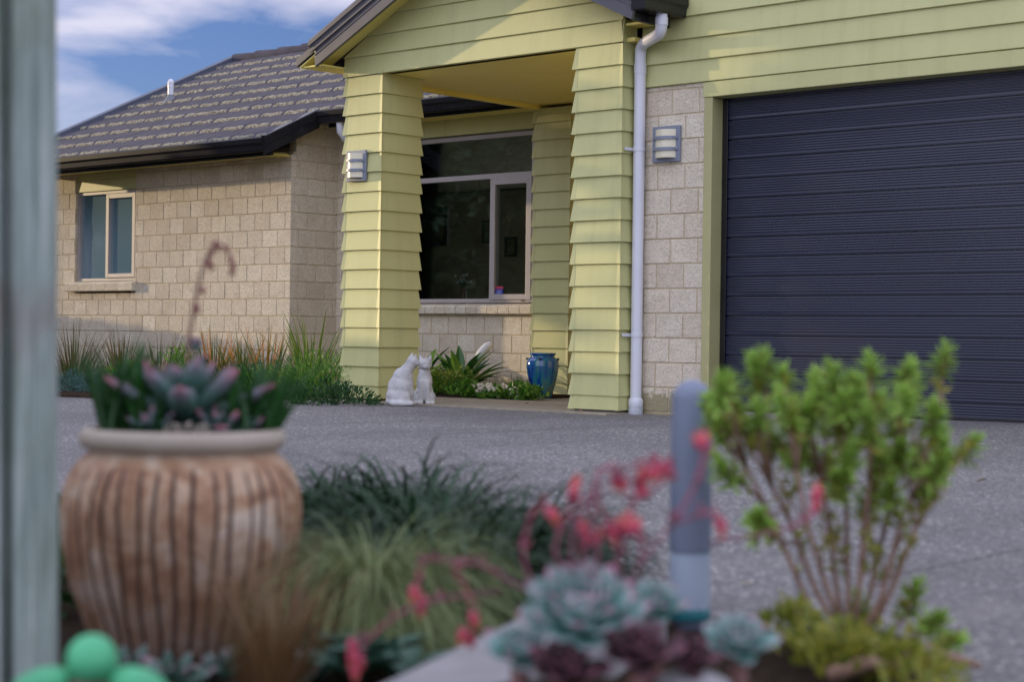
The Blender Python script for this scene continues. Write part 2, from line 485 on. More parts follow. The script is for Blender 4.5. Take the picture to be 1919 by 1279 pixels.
def brick_run(mb, mortar, axis, plane, a0, a1, z0, z1, out, bw=.2335, ch=.172, zoff=0.0, phase=0.0, holes=(), topfn=None):
    """blocks of a wall along X (axis 0) or Y (axis 1); the outer face looks along out (+1/-1)"""
    j = .005
    row = math.floor((z0 - zoff) / ch)
    z = zoff + row * ch
    def put(b0, b1, c0, c1):
        if b1 - b0 < .012 or c1 - c0 < .012: return
        pr = rnd.uniform(.0, .0035)
        f, bk = plane + out * pr, plane - out * .06
        if axis == 0: mb.bbox(b0, b1, min(f, bk), max(f, bk), c0, c1, .0035)
        else: mb.bbox(min(f, bk), max(f, bk), b0, b1, c0, c1, .0035)
    while z < z1:
        x = a0 - ((phase + (.5 if row % 2 else 0)) % 1) * bw
        while x < a1:
            b0, b1 = max(a0, x + j), min(a1, x + bw - j)
            c0, c1 = max(z0, z + j), min(z1, z + ch - j)
            if topfn: c1 = min(c1, topfn((b0 + b1) / 2))
            segs = [(b0, b1, c0, c1)]
            for (h0, h1, k0, k1) in holes:
                nx = []
                for (p0, p1, q0, q1) in segs:
                    if p1 <= h0 or p0 >= h1 or q1 <= k0 or q0 >= k1: nx.append((p0, p1, q0, q1)); continue
                    if p0 < h0: nx.append((p0, h0, q0, q1))
                    if p1 > h1: nx.append((h1, p1, q0, q1))
                    mid0, mid1 = max(p0, h0), min(p1, h1)
                    if q0 < k0: nx.append((mid0, mid1, q0, k0))
                    if q1 > k1: nx.append((mid0, mid1, k1, q1))
                segs = nx
            for s_ in segs: put(*s_)
            x += bw
        z += ch; row += 1
    # mortar bed behind the block faces, with the same openings
    rects = [(a0, a1, z0, z1)]
    for (h0, h1, k0, k1) in holes:
        nx = []
        for (p0, p1, q0, q1) in rects:
            if p1 <= h0 or p0 >= h1 or q1 <= k0 or q0 >= k1: nx.append((p0, p1, q0, q1)); continue
            if p0 < h0: nx.append((p0, h0, q0, q1))
            if p1 > h1: nx.append((h1, p1, q0, q1))
            m0, m1 = max(p0, h0), min(p1, h1)
            if q0 < k0: nx.append((m0, m1, q0, k0))
            if q1 > k1: nx.append((m0, m1, k1, q1))
        rects = nx
    f, bk = plane - out * .005, plane - out * .1
    rects = [(p0 + .004, p1 - .004, q0 + .003, q1 - .003) for (p0, p1, q0, q1) in rects]
    for (p0, p1, q0, q1) in rects:
        if topfn: 
            n = 8
            for i in range(n):
                u0, u1 = p0 + (p1 - p0) * i / n, p0 + (p1 - p0) * (i + 1) / n
                qq = min(q1, topfn((u0 + u1) / 2))
                if axis == 0: mortar.box(u0, u1, min(f, bk), max(f, bk), q0, qq)
                else: mortar.box(min(f, bk), max(f, bk), u0, u1, q0, qq)
        elif axis == 0: mortar.box(p0, p1, min(f, bk), max(f, bk), q0, q1)
        else: mortar.box(min(f, bk), max(f, bk), p0, p1, q0, q1)

SLOPE = .475
def roof_z(y): return 2.42 + SLOPE * (y - 11.0)      # front slope of the left wing, house heights
WX0, WX1, WZ0, WZ1 = -17.05, -15.925, 1.09, 2.09     # bathroom window opening
CX = -13.357                                         # corner of the left wing
bk, mo = MB(), MB()
brick_run(bk, mo, 0, YL, -17.62, CX, -.05, 2.31, -1, zoff=.018, phase=.6, holes=[(WX0, WX1, WZ0 - .135, 2.4)])
w1 = bk.build('brick_wall', BRICK, house); mo.build('mortar', MORTAR, w1)
bk, mo = MB(), MB()
brick_run(bk, mo, 1, CX, YL + .058, 12.12, -.05, 2.75, 1, bw=.2335, zoff=.018, phase=.8, topfn=lambda y: roof_z(y) - .07)
mo.box(CX - .11, CX - .006, YL + .03, YL + .12, -.05, 2.34)
w2 = bk.build('brick_wall', BRICK, house); mo.build('mortar', MORTAR, w2)
bk, mo = MB(), MB()
brick_run(bk, mo, 0, YB, CX - .03, -7.6, -.05, 2.58, -1, zoff=.03, phase=.55, holes=[(-12.30, -10.70, .735, 2.7)])
w3 = bk.build('brick_wall', BRICK, house); mo.build('mortar', MORTAR, w3)
bk, mo = MB(), MB()
brick_run(bk, mo, 0, YG, -7.67, -7.118, -.05, 2.287, -1, zoff=.02, phase=.83)
w4 = bk.build('brick_wall', BRICK, house); mo.build('mortar', MORTAR, w4)
# the unseen body of the building: garage right of the door, rear walls
for bx in ((-4.2, -1.9, YG + .01, YG + .12, -.05, 2.285), (-1.9, -1.8, YG + .01, 18, -.05, 2.9), (-17.6, -14.6, 17.3, 18, -.05, 2.9), (-9.0, -1.9, 17.3, 18, -.05, 2.9),
           (-14.6, -9.0, 17.3, 18, -.05, .15), (-14.6, -9.0, 17.3, 18, 2.4, 2.9), (-17.6, -17.5, 11.7, 17.3, -.05, 2.5), (-7.62, -7.52, 10.1, 12.1, -.05, 2.6)):  # gap left in the rear walls, added to brighten the room
    m = MB(); m.box(*bx); m.build('rear_wall', MORTAR, house)

# --- weatherboards
PITCH_B, Z_B = .1545, 2.290
def board_prof(y, z, h=PITCH_B, proj=.020):
    return [(y + .003, z), (y, z + .003), (y + proj - .002, z + h + .004), (y + proj + .02, z + h + .004), (y + proj + .02, z)]
# garage wall above the lintel
bo = MB(); k = 0
while Z_B + k * PITCH_B < 3.6:
    bo.prism_x(board_prof(YG - .022, Z_B + k * PITCH_B), -7.655, -1.8); k += 1
bo.build('weatherboard_wall', PAINT, house)
# porch gable
bo = MB(); k = 2
while True:
    z = Z_B + k * PITCH_B
    xa, xb = -10.56, -7.69
    hl = (z - 2.849) / .478
    xa, xb = max(xa, -10.424 + hl), min(xb, -7.536 - hl)
    if xb - xa < .2: break
    # ends of each board follow the roof slope
    prof = board_prof(YF, z)
    n = len(prof); ends = []
    for side, xe in ((0, xa), (1, xb)):
        ids = []
        for (py, pz) in prof:
            hh = (pz - 2.849) / .478
            x = max(-10.56, -10.424 + hh) if side == 0 else min(-7.69, -7.536 - hh)
            ids.append(bo.pt((x, py, pz)))
        ends.append(ids)
    for j in range(n): bo.f.append([ends[0][j], ends[0][(j + 1) % n], ends[1][(j + 1) % n], ends[1][j]])
    bo.f.append(ends[0][::-1]); bo.f.append(ends[1]); k += 1
bo.box(-10.5, -7.73, YF + .045, YF + .12, 2.603, 2.66)
gab = bo.build('weatherboard_gable', PAINT, house)
# above the porch window
bo = MB(); 
for k in range(1, 3): bo.prism_x(board_prof(YB - .02, 2.288 + .1545 * k), -12.36, -10.70)
bo.build('weatherboard_panel', PAINT, house)
# side of the garage gable return (hidden strip between porch gable and garage wall)
bo = MB()
for k in range(2, 9):
    z = Z_B + k * PITCH_B
    pr = board_prof(0, z)
    if z < 2.75: bo.prism([(-p[0], p[1]) for p in pr], (-7.69, YF + .004, 0), (-7.69, YG - .03, 0), (1, 0, 0), (0, 0, 1))
bo.box(-7.72, -7.697, YF + .03, YG - .02, 2.55, 2.76)
bo.build('weatherboard_return', PAINT, house)

def column(x0, x1, y0, y1, ztop, name='porch_column'):
    c = MB(); k = -1; PJ = .018
    z0s = []
    z = Z_B + 2 * PITCH_B
    zs = [Z_B + (2 - i) * PITCH_B for i in range(0, 18)]
    zs = [z for z in zs if z > .12]
    low = zs[-1] - PITCH_B + .055
    seq = [(low, zs[-1] + .004)] + [(zs[i + 1], zs[i] + .004) for i in range(len(zs) - 2, -1, -1)] + [(zs[0], ztop)]
    for (za, zb) in seq:
        if za >= ztop: continue
        zb = min(zb, ztop); tap = PJ * (zb - za) / PITCH_B
        wob = [rnd.uniform(-.0025, .0025) for _ in range(4)]
        lo = [(x0 - wob[0], y0 - wob[1], za), (x1 + wob[2], y0 - wob[1], za), (x1 + wob[2], y1, za), (x0 - wob[0], y1, za)]
        hi = [(x0 + tap, y0 + tap, zb), (x1 - tap, y0 + tap, zb), (x1 - tap, y1 - tap, zb), (x0 + tap, y1 - tap, zb)]
        li = [(x0 + PJ + .004, y0 + PJ + .004, za), (x1 - PJ - .004, y0 + PJ + .004, za), (x1 - PJ - .004, y1 - PJ - .004, za), (x0 + PJ + .004, y1 - PJ - .004, za)]
        a = [c.pt(p) for p in lo]; b_ = [c.pt(p) for p in hi]; d = [c.pt(p) for p in li]
        for j in range(4):
            q = (j + 1) % 4
            c.f.append([a[j], a[q], b_[q], b_[j]]); c.f.append([d[j], d[q], a[q], a[j]])
        # folded metal corner pieces, a little proud of the boards
        def corner(cx_, cy_, sx, sy):
            w, pr, pi_ = .034, .0075, .0015
            h0, h1 = za - .002, zb - .006
            t1 = tap * .96
            P = lambda u, v, z_, t: (cx_ + sx * (u - t), cy_ + sy * (v - t), z_)
            l1 = [P(-w, pi_, h0, 0), P(pr, pr, h0, 0), P(pi_, -w, h0, 0)]
            u1 = [P(-w, pi_ * .5, h1, t1), P(pr * .6, pr * .6, h1, t1), P(pi_ * .5, -w, h1, t1)]
            # keep strip ends at constant distance along each face
            u1[0] = (cx_ + sx * (-w), u1[0][1], h1); u1[2] = (u1[2][0], cy_ + sy * (-w), h1)
            i1 = [c.pt(p) for p in l1]; i2 = [c.pt(p) for p in u1]
            in1 = [c.pt((l1[0][0], l1[0][1] - sy * .008, h0)), c.pt((l1[2][0] - sx * .008, l1[2][1], h0))]
            in2 = [c.pt((u1[0][0], u1[0][1] - sy * .008, h1)), c.pt((u1[2][0] - sx * .008, u1[2][1], h1))]
            c.f.append([i1[0], i1[1], i2[1], i2[0]]); c.f.append([i1[1], i1[2], i2[2], i2[1]])
            c.f.append([in1[0], i1[0], i2[0], in2[0]]); c.f.append([i1[2], in1[1], in2[1], i2[2]])
            c.f.append([in1[0], in1[1], i1[2], i1[1], i1[0]])
        corner(x0, y0, -1, -1); corner(x1, y0, 1, -1)
    o = c.build(name, PAINT, house)
    f = MB(); f.bbox(x0 + .03, x1 - .03, y0 + .03, y1 - .02, -.05, low + .02, .006)
    f.build('footing', CONC, o)
    return o
column(-10.545, -10.10, YF - .002, 10.085, 2.64)
column(-8.135, -7.685, YF - .002, 10.085, 2.5965)
column(-10.485, -10.04, 11.85, 12.112, 2.575)

# porch ceiling, edge beam, left eave lining
m = MB(); m.box(-10.42, -7.62, YF + .047, YB - .002, 2.603, 2.63); m.build('porch_ceiling', CEIL, house)
m = MB(); m.bbox(-10.455, -10.423, 10.09, YB - .03, 2.565, 2.70, .003); m.build('porch_beam', CEIL, house)
m = MB(); m.bbox(-10.78, -10.55, 9.39, YB - .5, 2.668, 2.682, .003)
m.build('eave_lining', CEIL, house)
# sloping soffits under both rakes
m = MB()
for sgn, xa in ((1, -10.80), (-1, -7.436)):
    z0 = 2.849 + .478 * (xa + 10.424) if sgn > 0 else 2.849 + .478 * (-7.536 - xa)
    L_ = 1.82 if sgn > 0 else 1.545
    m.prism([(0, 0), (sgn * L_, .478 * L_), (sgn * L_, .478 * L_ + .012), (0, .012)], (xa, 9.375, z0), (xa, YF + .012, z0), (1, 0, 0), (0, 0, 1))
m.build('rake_soffit', CEIL, house)
# porch roof slabs + barges
m = MB()
for sgn, xa in ((1, -10.83), (-1, -7.31)):
    z0 = 2.875 + .478 * (xa + 10.424) if sgn > 0 else 2.875 + .478 * (-7.536 - xa)
    L_ = 1.85 if sgn > 0 else 1.67
    m.prism([(0, 0), (sgn * L_, L_ * .478), (sgn * L_, L_ * .478 + .06), (0, .06)], (xa, 9.36, z0), (xa, 15.5, z0), (1, 0, 0), (0, 0, 1))
proof = m.build('porch_roof', GREYM, house)
def barge(sgn, xa, z0, L_, name='barge_board'):
    # outline: deep board with two rolled ribs, rolled capping on top
    prof = [(9.382, 0), (9.352, 0), (9.352, .085), (9.347, .088), (9.347, .096), (9.352, .099), (9.352, .125), (9.334, .130), (9.334, .168), (9.329, .171), (9.329, .179), (9.318, .182), (9.318, .215), (9.326, .232), (9.382, .232)]
    mm = MB(); a = []
    for u in (0, L_):
        a.append([mm.pt((xa + sgn * (u - (.05 if z > .125 and u == 0 else 0)), y, z0 + z + (u - (.05 if z > .125 and u == 0 else 0)) * .475)) for (y, z) in prof])
    k = len(prof)
    for j in range(k): mm.f.append([a[0][j], a[0][(j + 1) % k], a[1][(j + 1) % k], a[1][j]])
    mm.f.append(a[0][::-1]); mm.f.append(a[1]); return mm.build(name, GREYM, house)
barge(1, -10.595, 2.662, 1.614); barge(-1, -7.406, 2.685, 1.573)

def gutter(axis, a0, a1, front, zb, h=.125, w=.115, out=-1, mat=DARK, name='gutter'):
    """quad gutter with a rolled lip; front = outer face"""
    pr = [(0, .012), (.012, 0), (w, 0), (w, h * .8), (w - .006, h * .8), (w - .006, .008), (.016, .008), (.008, .018),
          (.008, h * .45), (-.004, h * .56), (-.004, h * .86), (.012, h * .9), (.012, h * .97), (.006, h), (-.012, h), (-.02, h * .9), (-.02, h * .58), (-.004, h * .42)]
    mm = MB()
    if axis == 0: mm.prism([(p[0] * -out, p[1]) for p in pr], (a0, front, zb), (a1, front, zb), (0, 1, 0), (0, 0, 1))
    else: mm.prism([(p[0] * -out, p[1]) for p in pr], (front, a0, zb), (front, a1, zb), (1, 0, 0), (0, 0, 1))
    for a in (a0 + .004, a1 - .004):                 # stop ends
        if axis == 0: mm.prism([(0, .002), (w, .002), (w, h * .8), (-.0, h * .85)], (a - .003, front, zb), (a + .003, front, zb), (0, -out, 0), (0, 0, 1))
        else: mm.prism([(0, .002), (w, .002), (w, h * .8), (-.0, h * .85)], (front, a - .003, zb), (front, a + .003, zb), (-out, 0, 0), (0, 0, 1))
    return mm.build(name, mat, house)
# left wing eave
gutter(0, -17.74, -13.16, 10.965, 2.285, h=.14)
m = MB(); m.bbox(-17.7, -13.17, 11.085, 11.11, 2.255, 2.40, .003); m.build('fascia', DARK, house)
m = MB(); m.box(-17.7, -13.40, 11.11, YL - .001, 2.300, 2.315)
m.bbox(-13.56, -13.375, 11.112, YL - .004, 2.285, 2.299, .002); m.build('eave_soffit', CEIL, house)
# porch right eave, running back to the garage wall
gutter(1, 9.33, YG - .024, -7.27, 2.742, h=.135, w=.118, out=1)
m = MB(); m.bbox(-7.432, -7.404, 9.385, YG - .03, 2.682, 2.83, .004); m.build('fascia', DARK, house)
m = MB(); m.box(-7.685, -7.434, YF + .025, YG - .03, 2.712, 2.728); m.build('eave_soffit', CEIL, house)
# main eave over the porch window
gutter(0, -13.12, -10.47, 11.63, 2.605, h=.135)
m = MB(); m.bbox(-13.1, -10.46, 11.75, 11.775, 2.58, 2.70, .003); m.build('fascia', DARK, house)
m = MB(); m.box(-13.1, -10.46, 11.775, YB - .003, 2.60, 2.612); m.build('eave_soffit', CEIL, house)
# verge on the right end of the left wing roof
m = MB()
va = []
for y in (10.97, 11.66):
    zt = roof_z(y) + .03
    va.append([m.pt((x, y, z)) for (x, z) in ((-13.16, zt - .19), (-13.13, zt - .19), (-13.13, zt - .10), (-13.124, zt - .095), (-13.124, zt - .01), (-13.13, zt), (-13.20, zt), (-13.20, zt - .02), (-13.16, zt - .03))])
k = len(va[0])
for j in range(k): m.f.append([va[0][j], va[0][(j + 1) % k], va[1][(j + 1) % k], va[1][j]])
m.f.append(va[0][::-1]); m.f.append(va[1]); m.build('verge_board', DARK, house)
# tiled roof: real courses, scalloped and stepped, each with a lichen covered nose
def tiles(x0, x1, y0, ncourse, name='tiled_roof'):
    mm = MB(); g_ = .333; nx = int((x1 - x0) / .033)
    for r in range(ncourse):
        ya, yb = y0 + r * g_, y0 + (r + 1) * g_ + .02
        off = (r % 2) * .5
        rows = []
        for (yy, dz, t) in ((ya + .012, -.024, .0), (ya, -.012, .6), (ya + .002, .014, .95), (ya + .010, .024, 1.0), (ya + .030, .027, .80), (ya + .055, .026, .35), (ya + .16, .022, .0), (yb, .002, .0)):
            row = []
            for i in range(nx + 1):
                x = x0 + (x1 - x0) * i / nx
                ph = (x / .37 + off) % 1
                wave = .010 * abs(math.sin(ph * 3.14159 * 2)) ** .6
                gap = -.016 if (ph < .045 or ph > .965) and t > .4 else 0
                rag = .006 * noise.noise((x * 23, r * 3.1, dz * 40)) if t > .4 else 0
                row.append(mm.pt((x, yy + rag, roof_z(yy) + dz + (wave if dz > -.02 else 0) + gap + rag), t if gap == 0 else .1))
            rows.append(row)
        for a, c in zip(rows, rows[1:]):
            for i in range(nx): mm.f.append([a[i], a[i + 1], c[i + 1], c[i]])
    return mm.build(name, TILE, house, attr=True, smooth=True)
roof = tiles(-17.72, -13.16, 10.98, 2)
roof2 = tiles(-17.72, -7.2, 10.98 + .666, 8)
m = MB(); yr = 14.335
m.prism_x([(yr - .02, roof_z(yr) - .08), (18.1, roof_z(yr) - 1.5), (18.1, roof_z(yr) - 1.6), (11.80, roof_z(11.80) - .08)], -17.7, -7.2)
m.build('roof_deck', DARK, house)
m = MB()                                             # ridge tiles
for i in range(24):
    xa = -17.75 + i * .44
    m.tube([(xa, yr, roof_z(yr) - .015 + .006), (xa + .43, yr, roof_z(yr) - .015)], [.10, .085], 14, t=.42)
m.build('ridge_cap', TILE, house, attr=True, smooth=True)
m = MB()                                             # left verge capping
for (dx, dz, w) in ((0, .045, .05), (-.03, -.02, .03)):
    m.prism([(-w, -.06), (w, -.06), (w, .03), (0, .045), (-w, .03)], (-17.76 + dx, 10.93, roof_z(10.93) + dz), (-17.76 + dx, yr, roof_z(yr) + dz), (1, 0, 0), (0, 0, 1))
m.build('verge_capping', mat_simple('blue grey verge metal', (.075, .085, .12), rough=.4), house)
# pvc vent pipe
c = Vector((-16.98, 12.74, roof_z(12.74)))
m = MB(); m.tube([c + Vector((0, 0, -.05)), c + Vector((0, 0, .21))], .034, 16); m.ball(c + Vector((0, 0, .225)), (.038, .038, .05), 2)
m.tube([c + Vector((0, 0, .17)), c + Vector((0, 0, .21))], .036, 16)
vp = m.build('vent_pipe', PVC, house, smooth=True)
m = MB(); m.lathe(c, [(.10, -.03), (.075, .015), (.045, .06), (.036, .085)], 20); m.build('flashing_boot', mat_simple('lead flashing', (.16, .17, .19), rough=.6), vp, smooth=True)

# --- garage door and its surround
DX0, DX1 = -7.048, -4.3
for (xa, xb) in ((-7.116, DX0), (DX1, DX1 + .07)):
    m = MB(); m.bbox(xa, xb, YG - .012, 9.945, .005, 2.18, .004); m.build('door_jamb', TRIM, house)
m = MB(); m.bbox(-7.125, DX1 + .08, YG - .016, 9.945, 2.182, 2.2845, .004); m.build('door_lintel', PAINT, house)
YD = 9.932
prof = []; z = .075
GP = .1335; zt0 = .815 * 1.012 + .535                # heights of the wide grooves
grooves = [zt0 + (k - 9) * GP for k in range(-2, 18)]
z = .07; pts = [(YD, .07)]
while z < 2.20:
    dmin = min(abs(z - gz) for gz in grooves)
    if dmin < .0075:
        gz = min(grooves, key=lambda q: abs(q - z))
        pts += [(YD, gz - .0055), (YD + .015, gz - .0045), (YD + .015, gz + .004), (YD - .0005, gz + .006), (YD - .001, gz + .016), (YD, gz + .026)]
        z = gz + .030
    else:
        pts += [(YD, z), (YD - .0022, z + .004), (YD - .0024, z + .008), (YD - .0002, z + .012)]
        z += .0165
pts = [p for i, p in enumerate(pts) if i == 0 or p[1] > pts[i - 1][1] + 1e-5]
m = MB(); prev = None
for (y, z) in pts:
    cur = (m.pt((DX0 - .02, y, z)), m.pt((DX1 + .02, y, z)))
    if prev: m.f.append([prev[0], prev[1], cur[1], cur[0]])
    prev = cur
m.box(DX0 - .02, DX1 + .02, YD + .02, YD + .05, .07, 2.2)
gd = m.build('garage_door', GARAGE, house)
m = MB(); m.bbox(DX0 + .002, DX0 + .045, YD - .012, YD - .006, .05, 2.178, .002); m.build('dark_edge_strip', DARK, gd)  # narrow dark strip down the door beside the jamb
m = MB(); m.bbox(DX0 + .002, DX1 - .002, YD - .008, YD + .03, .048, .074, .004); m.build('bottom_seal', DARK, gd)
m = MB(); m.bbox(DX0 - .01, DX1 + .3, YG + .004, YD + .3, -.02, .047, .006); m.build('door_sill', PALECONC, house)

# --- bathroom window in the left wing
win = MB(); fy = YL + .028
def frame(mb, x0, x1, z0, z1, y0, y1, w, wb=None):
    wb = wb or w
    mb.bbox(x0, x0 + w, y0, y1, z0, z1, .003); mb.bbox(x1 - w, x1, y0, y1, z0, z1, .003)
    mb.bbox(x0 + w - .001, x1 - w + .001, y0 + .001, y1, z1 - w, z1 - .001, .003); mb.bbox(x0 + w - .001, x1 - w + .001, y0 + .001, y1, z0 + .001, z0 + wb, .003)
frame(win, WX0, WX1, WZ0, WZ1, fy, fy + .07, .035, .03)
fr = win.build('window_frame', ALU, house)
s_ = MB(); mid = -16.475
frame(s_, mid - .02, WX1 - .032, WZ0 + .035, WZ1 - .036, fy - .012, fy + .05, .052, .045); s_.build('casement_sash', ALU, fr)
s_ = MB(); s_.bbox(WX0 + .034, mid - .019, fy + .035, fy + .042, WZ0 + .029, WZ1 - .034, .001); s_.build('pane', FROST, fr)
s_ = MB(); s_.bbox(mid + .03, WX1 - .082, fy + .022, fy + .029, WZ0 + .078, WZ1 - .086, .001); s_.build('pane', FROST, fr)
s_ = MB(); s_.box(WX0, WX1, fy + .09, fy + .10, WZ0, WZ1); s_.build('blind', DULL, fr)
def sill(x0, x1, ywall, ztop, drop=.095, n=5, proj=.065, mat=BRICK, name='window_sill'):
    mb = MB(); w = (x1 - x0) / n
    for i in range(n):
        a, c = x0 + i * w + .003, x0 + (i + 1) * w - .003
        sk = rnd.uniform(-.002, .002)
        pr = [(ywall + .03, ztop), (ywall - proj + .012, ztop - .020 + sk), (ywall - proj, ztop - .032), (ywall - proj + .004, ztop - drop + .008), (ywall - proj + .014, ztop - drop), (ywall + .03, ztop - drop + .015)]
        mb.prism_x(pr, a, c)
    mb.box(x0 + .004, x1 - .004, ywall - proj + .012, ywall + .02, ztop - drop + .012, ztop - .036)
    return mb.build(name, mat, house)
sill(WX0 - .11, WX1 + .035, YL, 1.088, .115, 5)
m = MB()
for k in range(2): m.prism_x(board_prof(YL + .012, 2.092 + .125 * k, .125, .014), WX0 + .002, WX1 - .002)
m.build('window_head_panel', PAINT, house)

# --- porch window
m = MB(); fy = YB + .012; PX0, PX1 = -12.30, -10.70
frame(m, PX0, PX1, .845, 2.43, fy, fy + .08, .042, .04)
m.bbox(PX0 + .041, PX1 - .041, fy - .006, fy + .07, 2.008, 2.055, .003)
pf = m.build('window_frame', ALU, house)
mb_ = MB(); frame(mb_, -11.245, PX1 - .030, .875, 2.010, fy - .014, fy + .055, .062, .05); mb_.build('casement_sash', ALU, pf)
mb_ = MB(); mb_.bbox(PX0 + .04, -11.243, fy + .03, fy + .036, .884, 2.012, .001); mb_.build('pane', GLASS, pf)
mb_ = MB(); mb_.bbox(-11.19, PX1 - .085, fy + .012, fy + .018, .92, 1.955, .001); mb_.build('pane', GLASS, pf)
mb_ = MB(); mb_.bbox(PX0 + .04, PX1 - .041, fy + .03, fy + .036, 2.053, 2.392, .001); mb_.build('pane', GLASS, pf)
mb_ = MB(); mb_.bbox(PX1 - .13, PX1 - .085, fy - .030, fy - .014, .86, .868, .002); mb_.build('window_stay', DARK, pf)
sill(PX0, PX1 + .03, YB, .838, .10, 12)
# the room behind: dim walls, floor, ceiling; unseen rear opening added to light it
m = MB()
rx0, rx1, ry0, ry1 = -17.0, -8.4, 12.26, 17.2
m.box(rx0, -14.6, ry1, ry1 + .05, 0, 2.5); m.box(-9.0, rx1, ry1, ry1 + .05, 0, 2.5); m.box(-14.6, -9.0, ry1, ry1 + .05, 0, .15); m.box(-14.6, -9.0, ry1, ry1 + .05, 2.4, 2.5); m.box(rx0 - .05, rx0, ry0, ry1, 0, 2.5); m.box(rx1, rx1 + .05, ry0, ry1, 0, 2.5)
m.box(rx0, rx1, ry0, ry1, -.03, 0.02); m.box(rx0, rx1, ry0, ry1, 2.46, 2.5)
m.box(-12.33, -12.31, YB + .09, ry0, .7, 2.6); m.box(-10.69, -10.67, YB + .09, ry0, .7, 2.6); m.box(-12.4, -10.6, YB + .13, ry0, .73, .80)
m.build('interior_wall', DULL, house)

# --- downpipes
m = MB(); dx = -7.637; dy = YG - .058; r_ = .040
gx, gy = -7.325, 9.585
pts = [(gx, gy, 2.75), (gx, gy, 2.672), (gx - .004, gy + .002, 2.646), (gx - .016, gy + .009, 2.626), (gx - .038, gy + .021, 2.614), (gx - .08, gy + .045, 2.608),
       (dx + .085, dy - .046, 2.592), (dx + .040, dy - .022, 2.584), (dx + .014, dy - .008, 2.566), (dx + .002, dy - .001, 2.540), (dx, dy, 2.51), (dx, dy, 2.30), (dx, dy, 1.0), (dx, dy, .045)]
m.tube(pts, r_, 18)
for za, zb, rr in ((2.385, 2.45, r_ + .004),): m.tube([(dx, dy, za), (dx, dy, zb)], rr, 18)
m.tube([(gx, gy, 2.665), (gx, gy, 2.72)], r_ + .004, 18)
dp = m.build('downpipe', PVC, house, smooth=True)
for zc in (1.855, .555):
    q = MB(); q.tube([(dx, dy, zc - .013), (dx, dy, zc + .013)], r_ + .004, 18); q.bbox(-7.6755, -7.6695, dy - .115, dy - .01, zc - .012, zc + .010, .002)
    q.build('pipe_bracket', PVC, dp, smooth=True)
q = MB(); q.lathe((dx, dy, 0), [(.052, -.02), (.052, .055), (.050, .06)], 20); q.build('drain_socket', PVCD, dp, smooth=True)
q = MB(); q.lathe((dx, dy, 0), [(.050, .06), (.052, .075), (.052, .10), (.043, .115)], 20); q.build('pipe_collar', PVC, dp, smooth=True)
m = MB(); m.tube([(-12.86, 11.69, 2.61), (-12.86, 11.70, 2.52), (-12.85, 11.74, 2.46), (-12.80, 11.95, 2.40), (-12.78, 12.03, 2.34), (-12.78, 12.05, .0)], .041, 16)
m.build('downpipe', PVC, house, smooth=True)

# --- things seen behind the glass
def picture(x, y, z, w, h, label, facing='y'):
    t = thing('picture_frame', (x, y, z), label, 'picture', 'dark framed pictures on the room wall')
    fr_ = MB(); d = .03; wd = min(w, h) * .14
    if facing == 'y':
        frame(fr_, x - w / 2, x + w / 2, z - h / 2, z + h / 2, y - d, y, wd)
    fr_.build('frame', WOODD, t)
    c_ = MB(); c_.box(x - w / 2 + wd, x + w / 2 - wd, y - .012, y - .005, z - h / 2 + wd, z + h / 2 - wd)
    c_.build('print', mat_simple('faded print', (.20, .19, .13), rough=.6, var=.7, scale=9), t)
def behind(px, py, yy):
    d = ray(px, py); return Vector((0, 0, CAM_Z)) + d * (yy / d.y)
p = behind(818, 425, 14.6); picture(p.x, 14.6, p.z, .40, .46, 'large dark framed picture behind the wide porch window pane')
p = behind(959, 463, 16.9); picture(p.x, 16.9, p.z, .21, .26, 'small dark framed picture seen through the narrow window sash')
p = behind(916, 435, 16.9); picture(p.x, 16.9, p.z, .20, .30, 'small dark framed picture half hidden by the window mullion')
WHITEC = mat_simple('white glazed ceramic', (.70, .69, .68), rough=.28, var=.03)
tb = thing('side_table', (-12.1, 13.0, .02), 'brown side table under the flowers inside the porch window', 'table')
q = MB(); q.bbox(-12.75, -11.55, 12.75, 13.15, .80, .84, .004); q.build('table_top', mat_simple('brown table wood', (.14, .06, .025), rough=.4), tb)
for (xx, yy) in ((-12.7, 12.8), (-11.6, 12.8), (-12.7, 13.1), (-11.6, 13.1)):
    q = MB(); q.bbox(xx - .02, xx + .02, yy - .02, yy + .02, .02, .80, .003); q.build('leg', WOODD, tb)
v0 = behind(868, 556, 12.95); v0.z = .84
vs = thing('flower_vase', v0, 'small bunch of pale flowers in a reddish vase behind the porch window', 'vase')
q = MB(); q.lathe(v0, [(.025, 0), (.042, .05), (.035, .12), (.024, .16), (.028, .18)], 20); q.build('vase', mat_simple('reddish vase glaze', (.20, .07, .05), rough=.3), vs, smooth=True)
q2 = MB(); PET = mat_simple('pale petals', (.55, .60, .58), rough=.6)
for i in range(16):
    a = rnd.uniform(0, 6.28); rr = rnd.uniform(.02, .085); pz = v0 + Vector((rr * math.cos(a), rr * math.sin(a), .22 + rnd.uniform(0, .09)))
    q = MB(); q.ball(pz, rnd.uniform(.012, .02), 1); q.build('bloom', PET, vs, smooth=True); q2.tube([v0 + Vector((0, 0, .16)), pz], .002, 5)
    q2.blade(v0 + Vector((0, 0, .17)), Vector((math.cos(a), math.sin(a), 1.2)), .11, .02, .5, 4)
q2.build('stems', mat_simple('vase foliage', (.05, .12, .06), rough=.6), vs)
v1 = behind(837, 556, 12.9); v1.z = .84
q = MB(); q.lathe(v1, [(.018, 0), (.02, .03), (.012, .055), (.014, .07), (.006, .085)], 14); q.build('figurine', WHITEC, label='tiny white figurine standing inside the porch window', cat='figurine', smooth=True)
v1 = behind(844, 558, 12.9); v1.z = .84
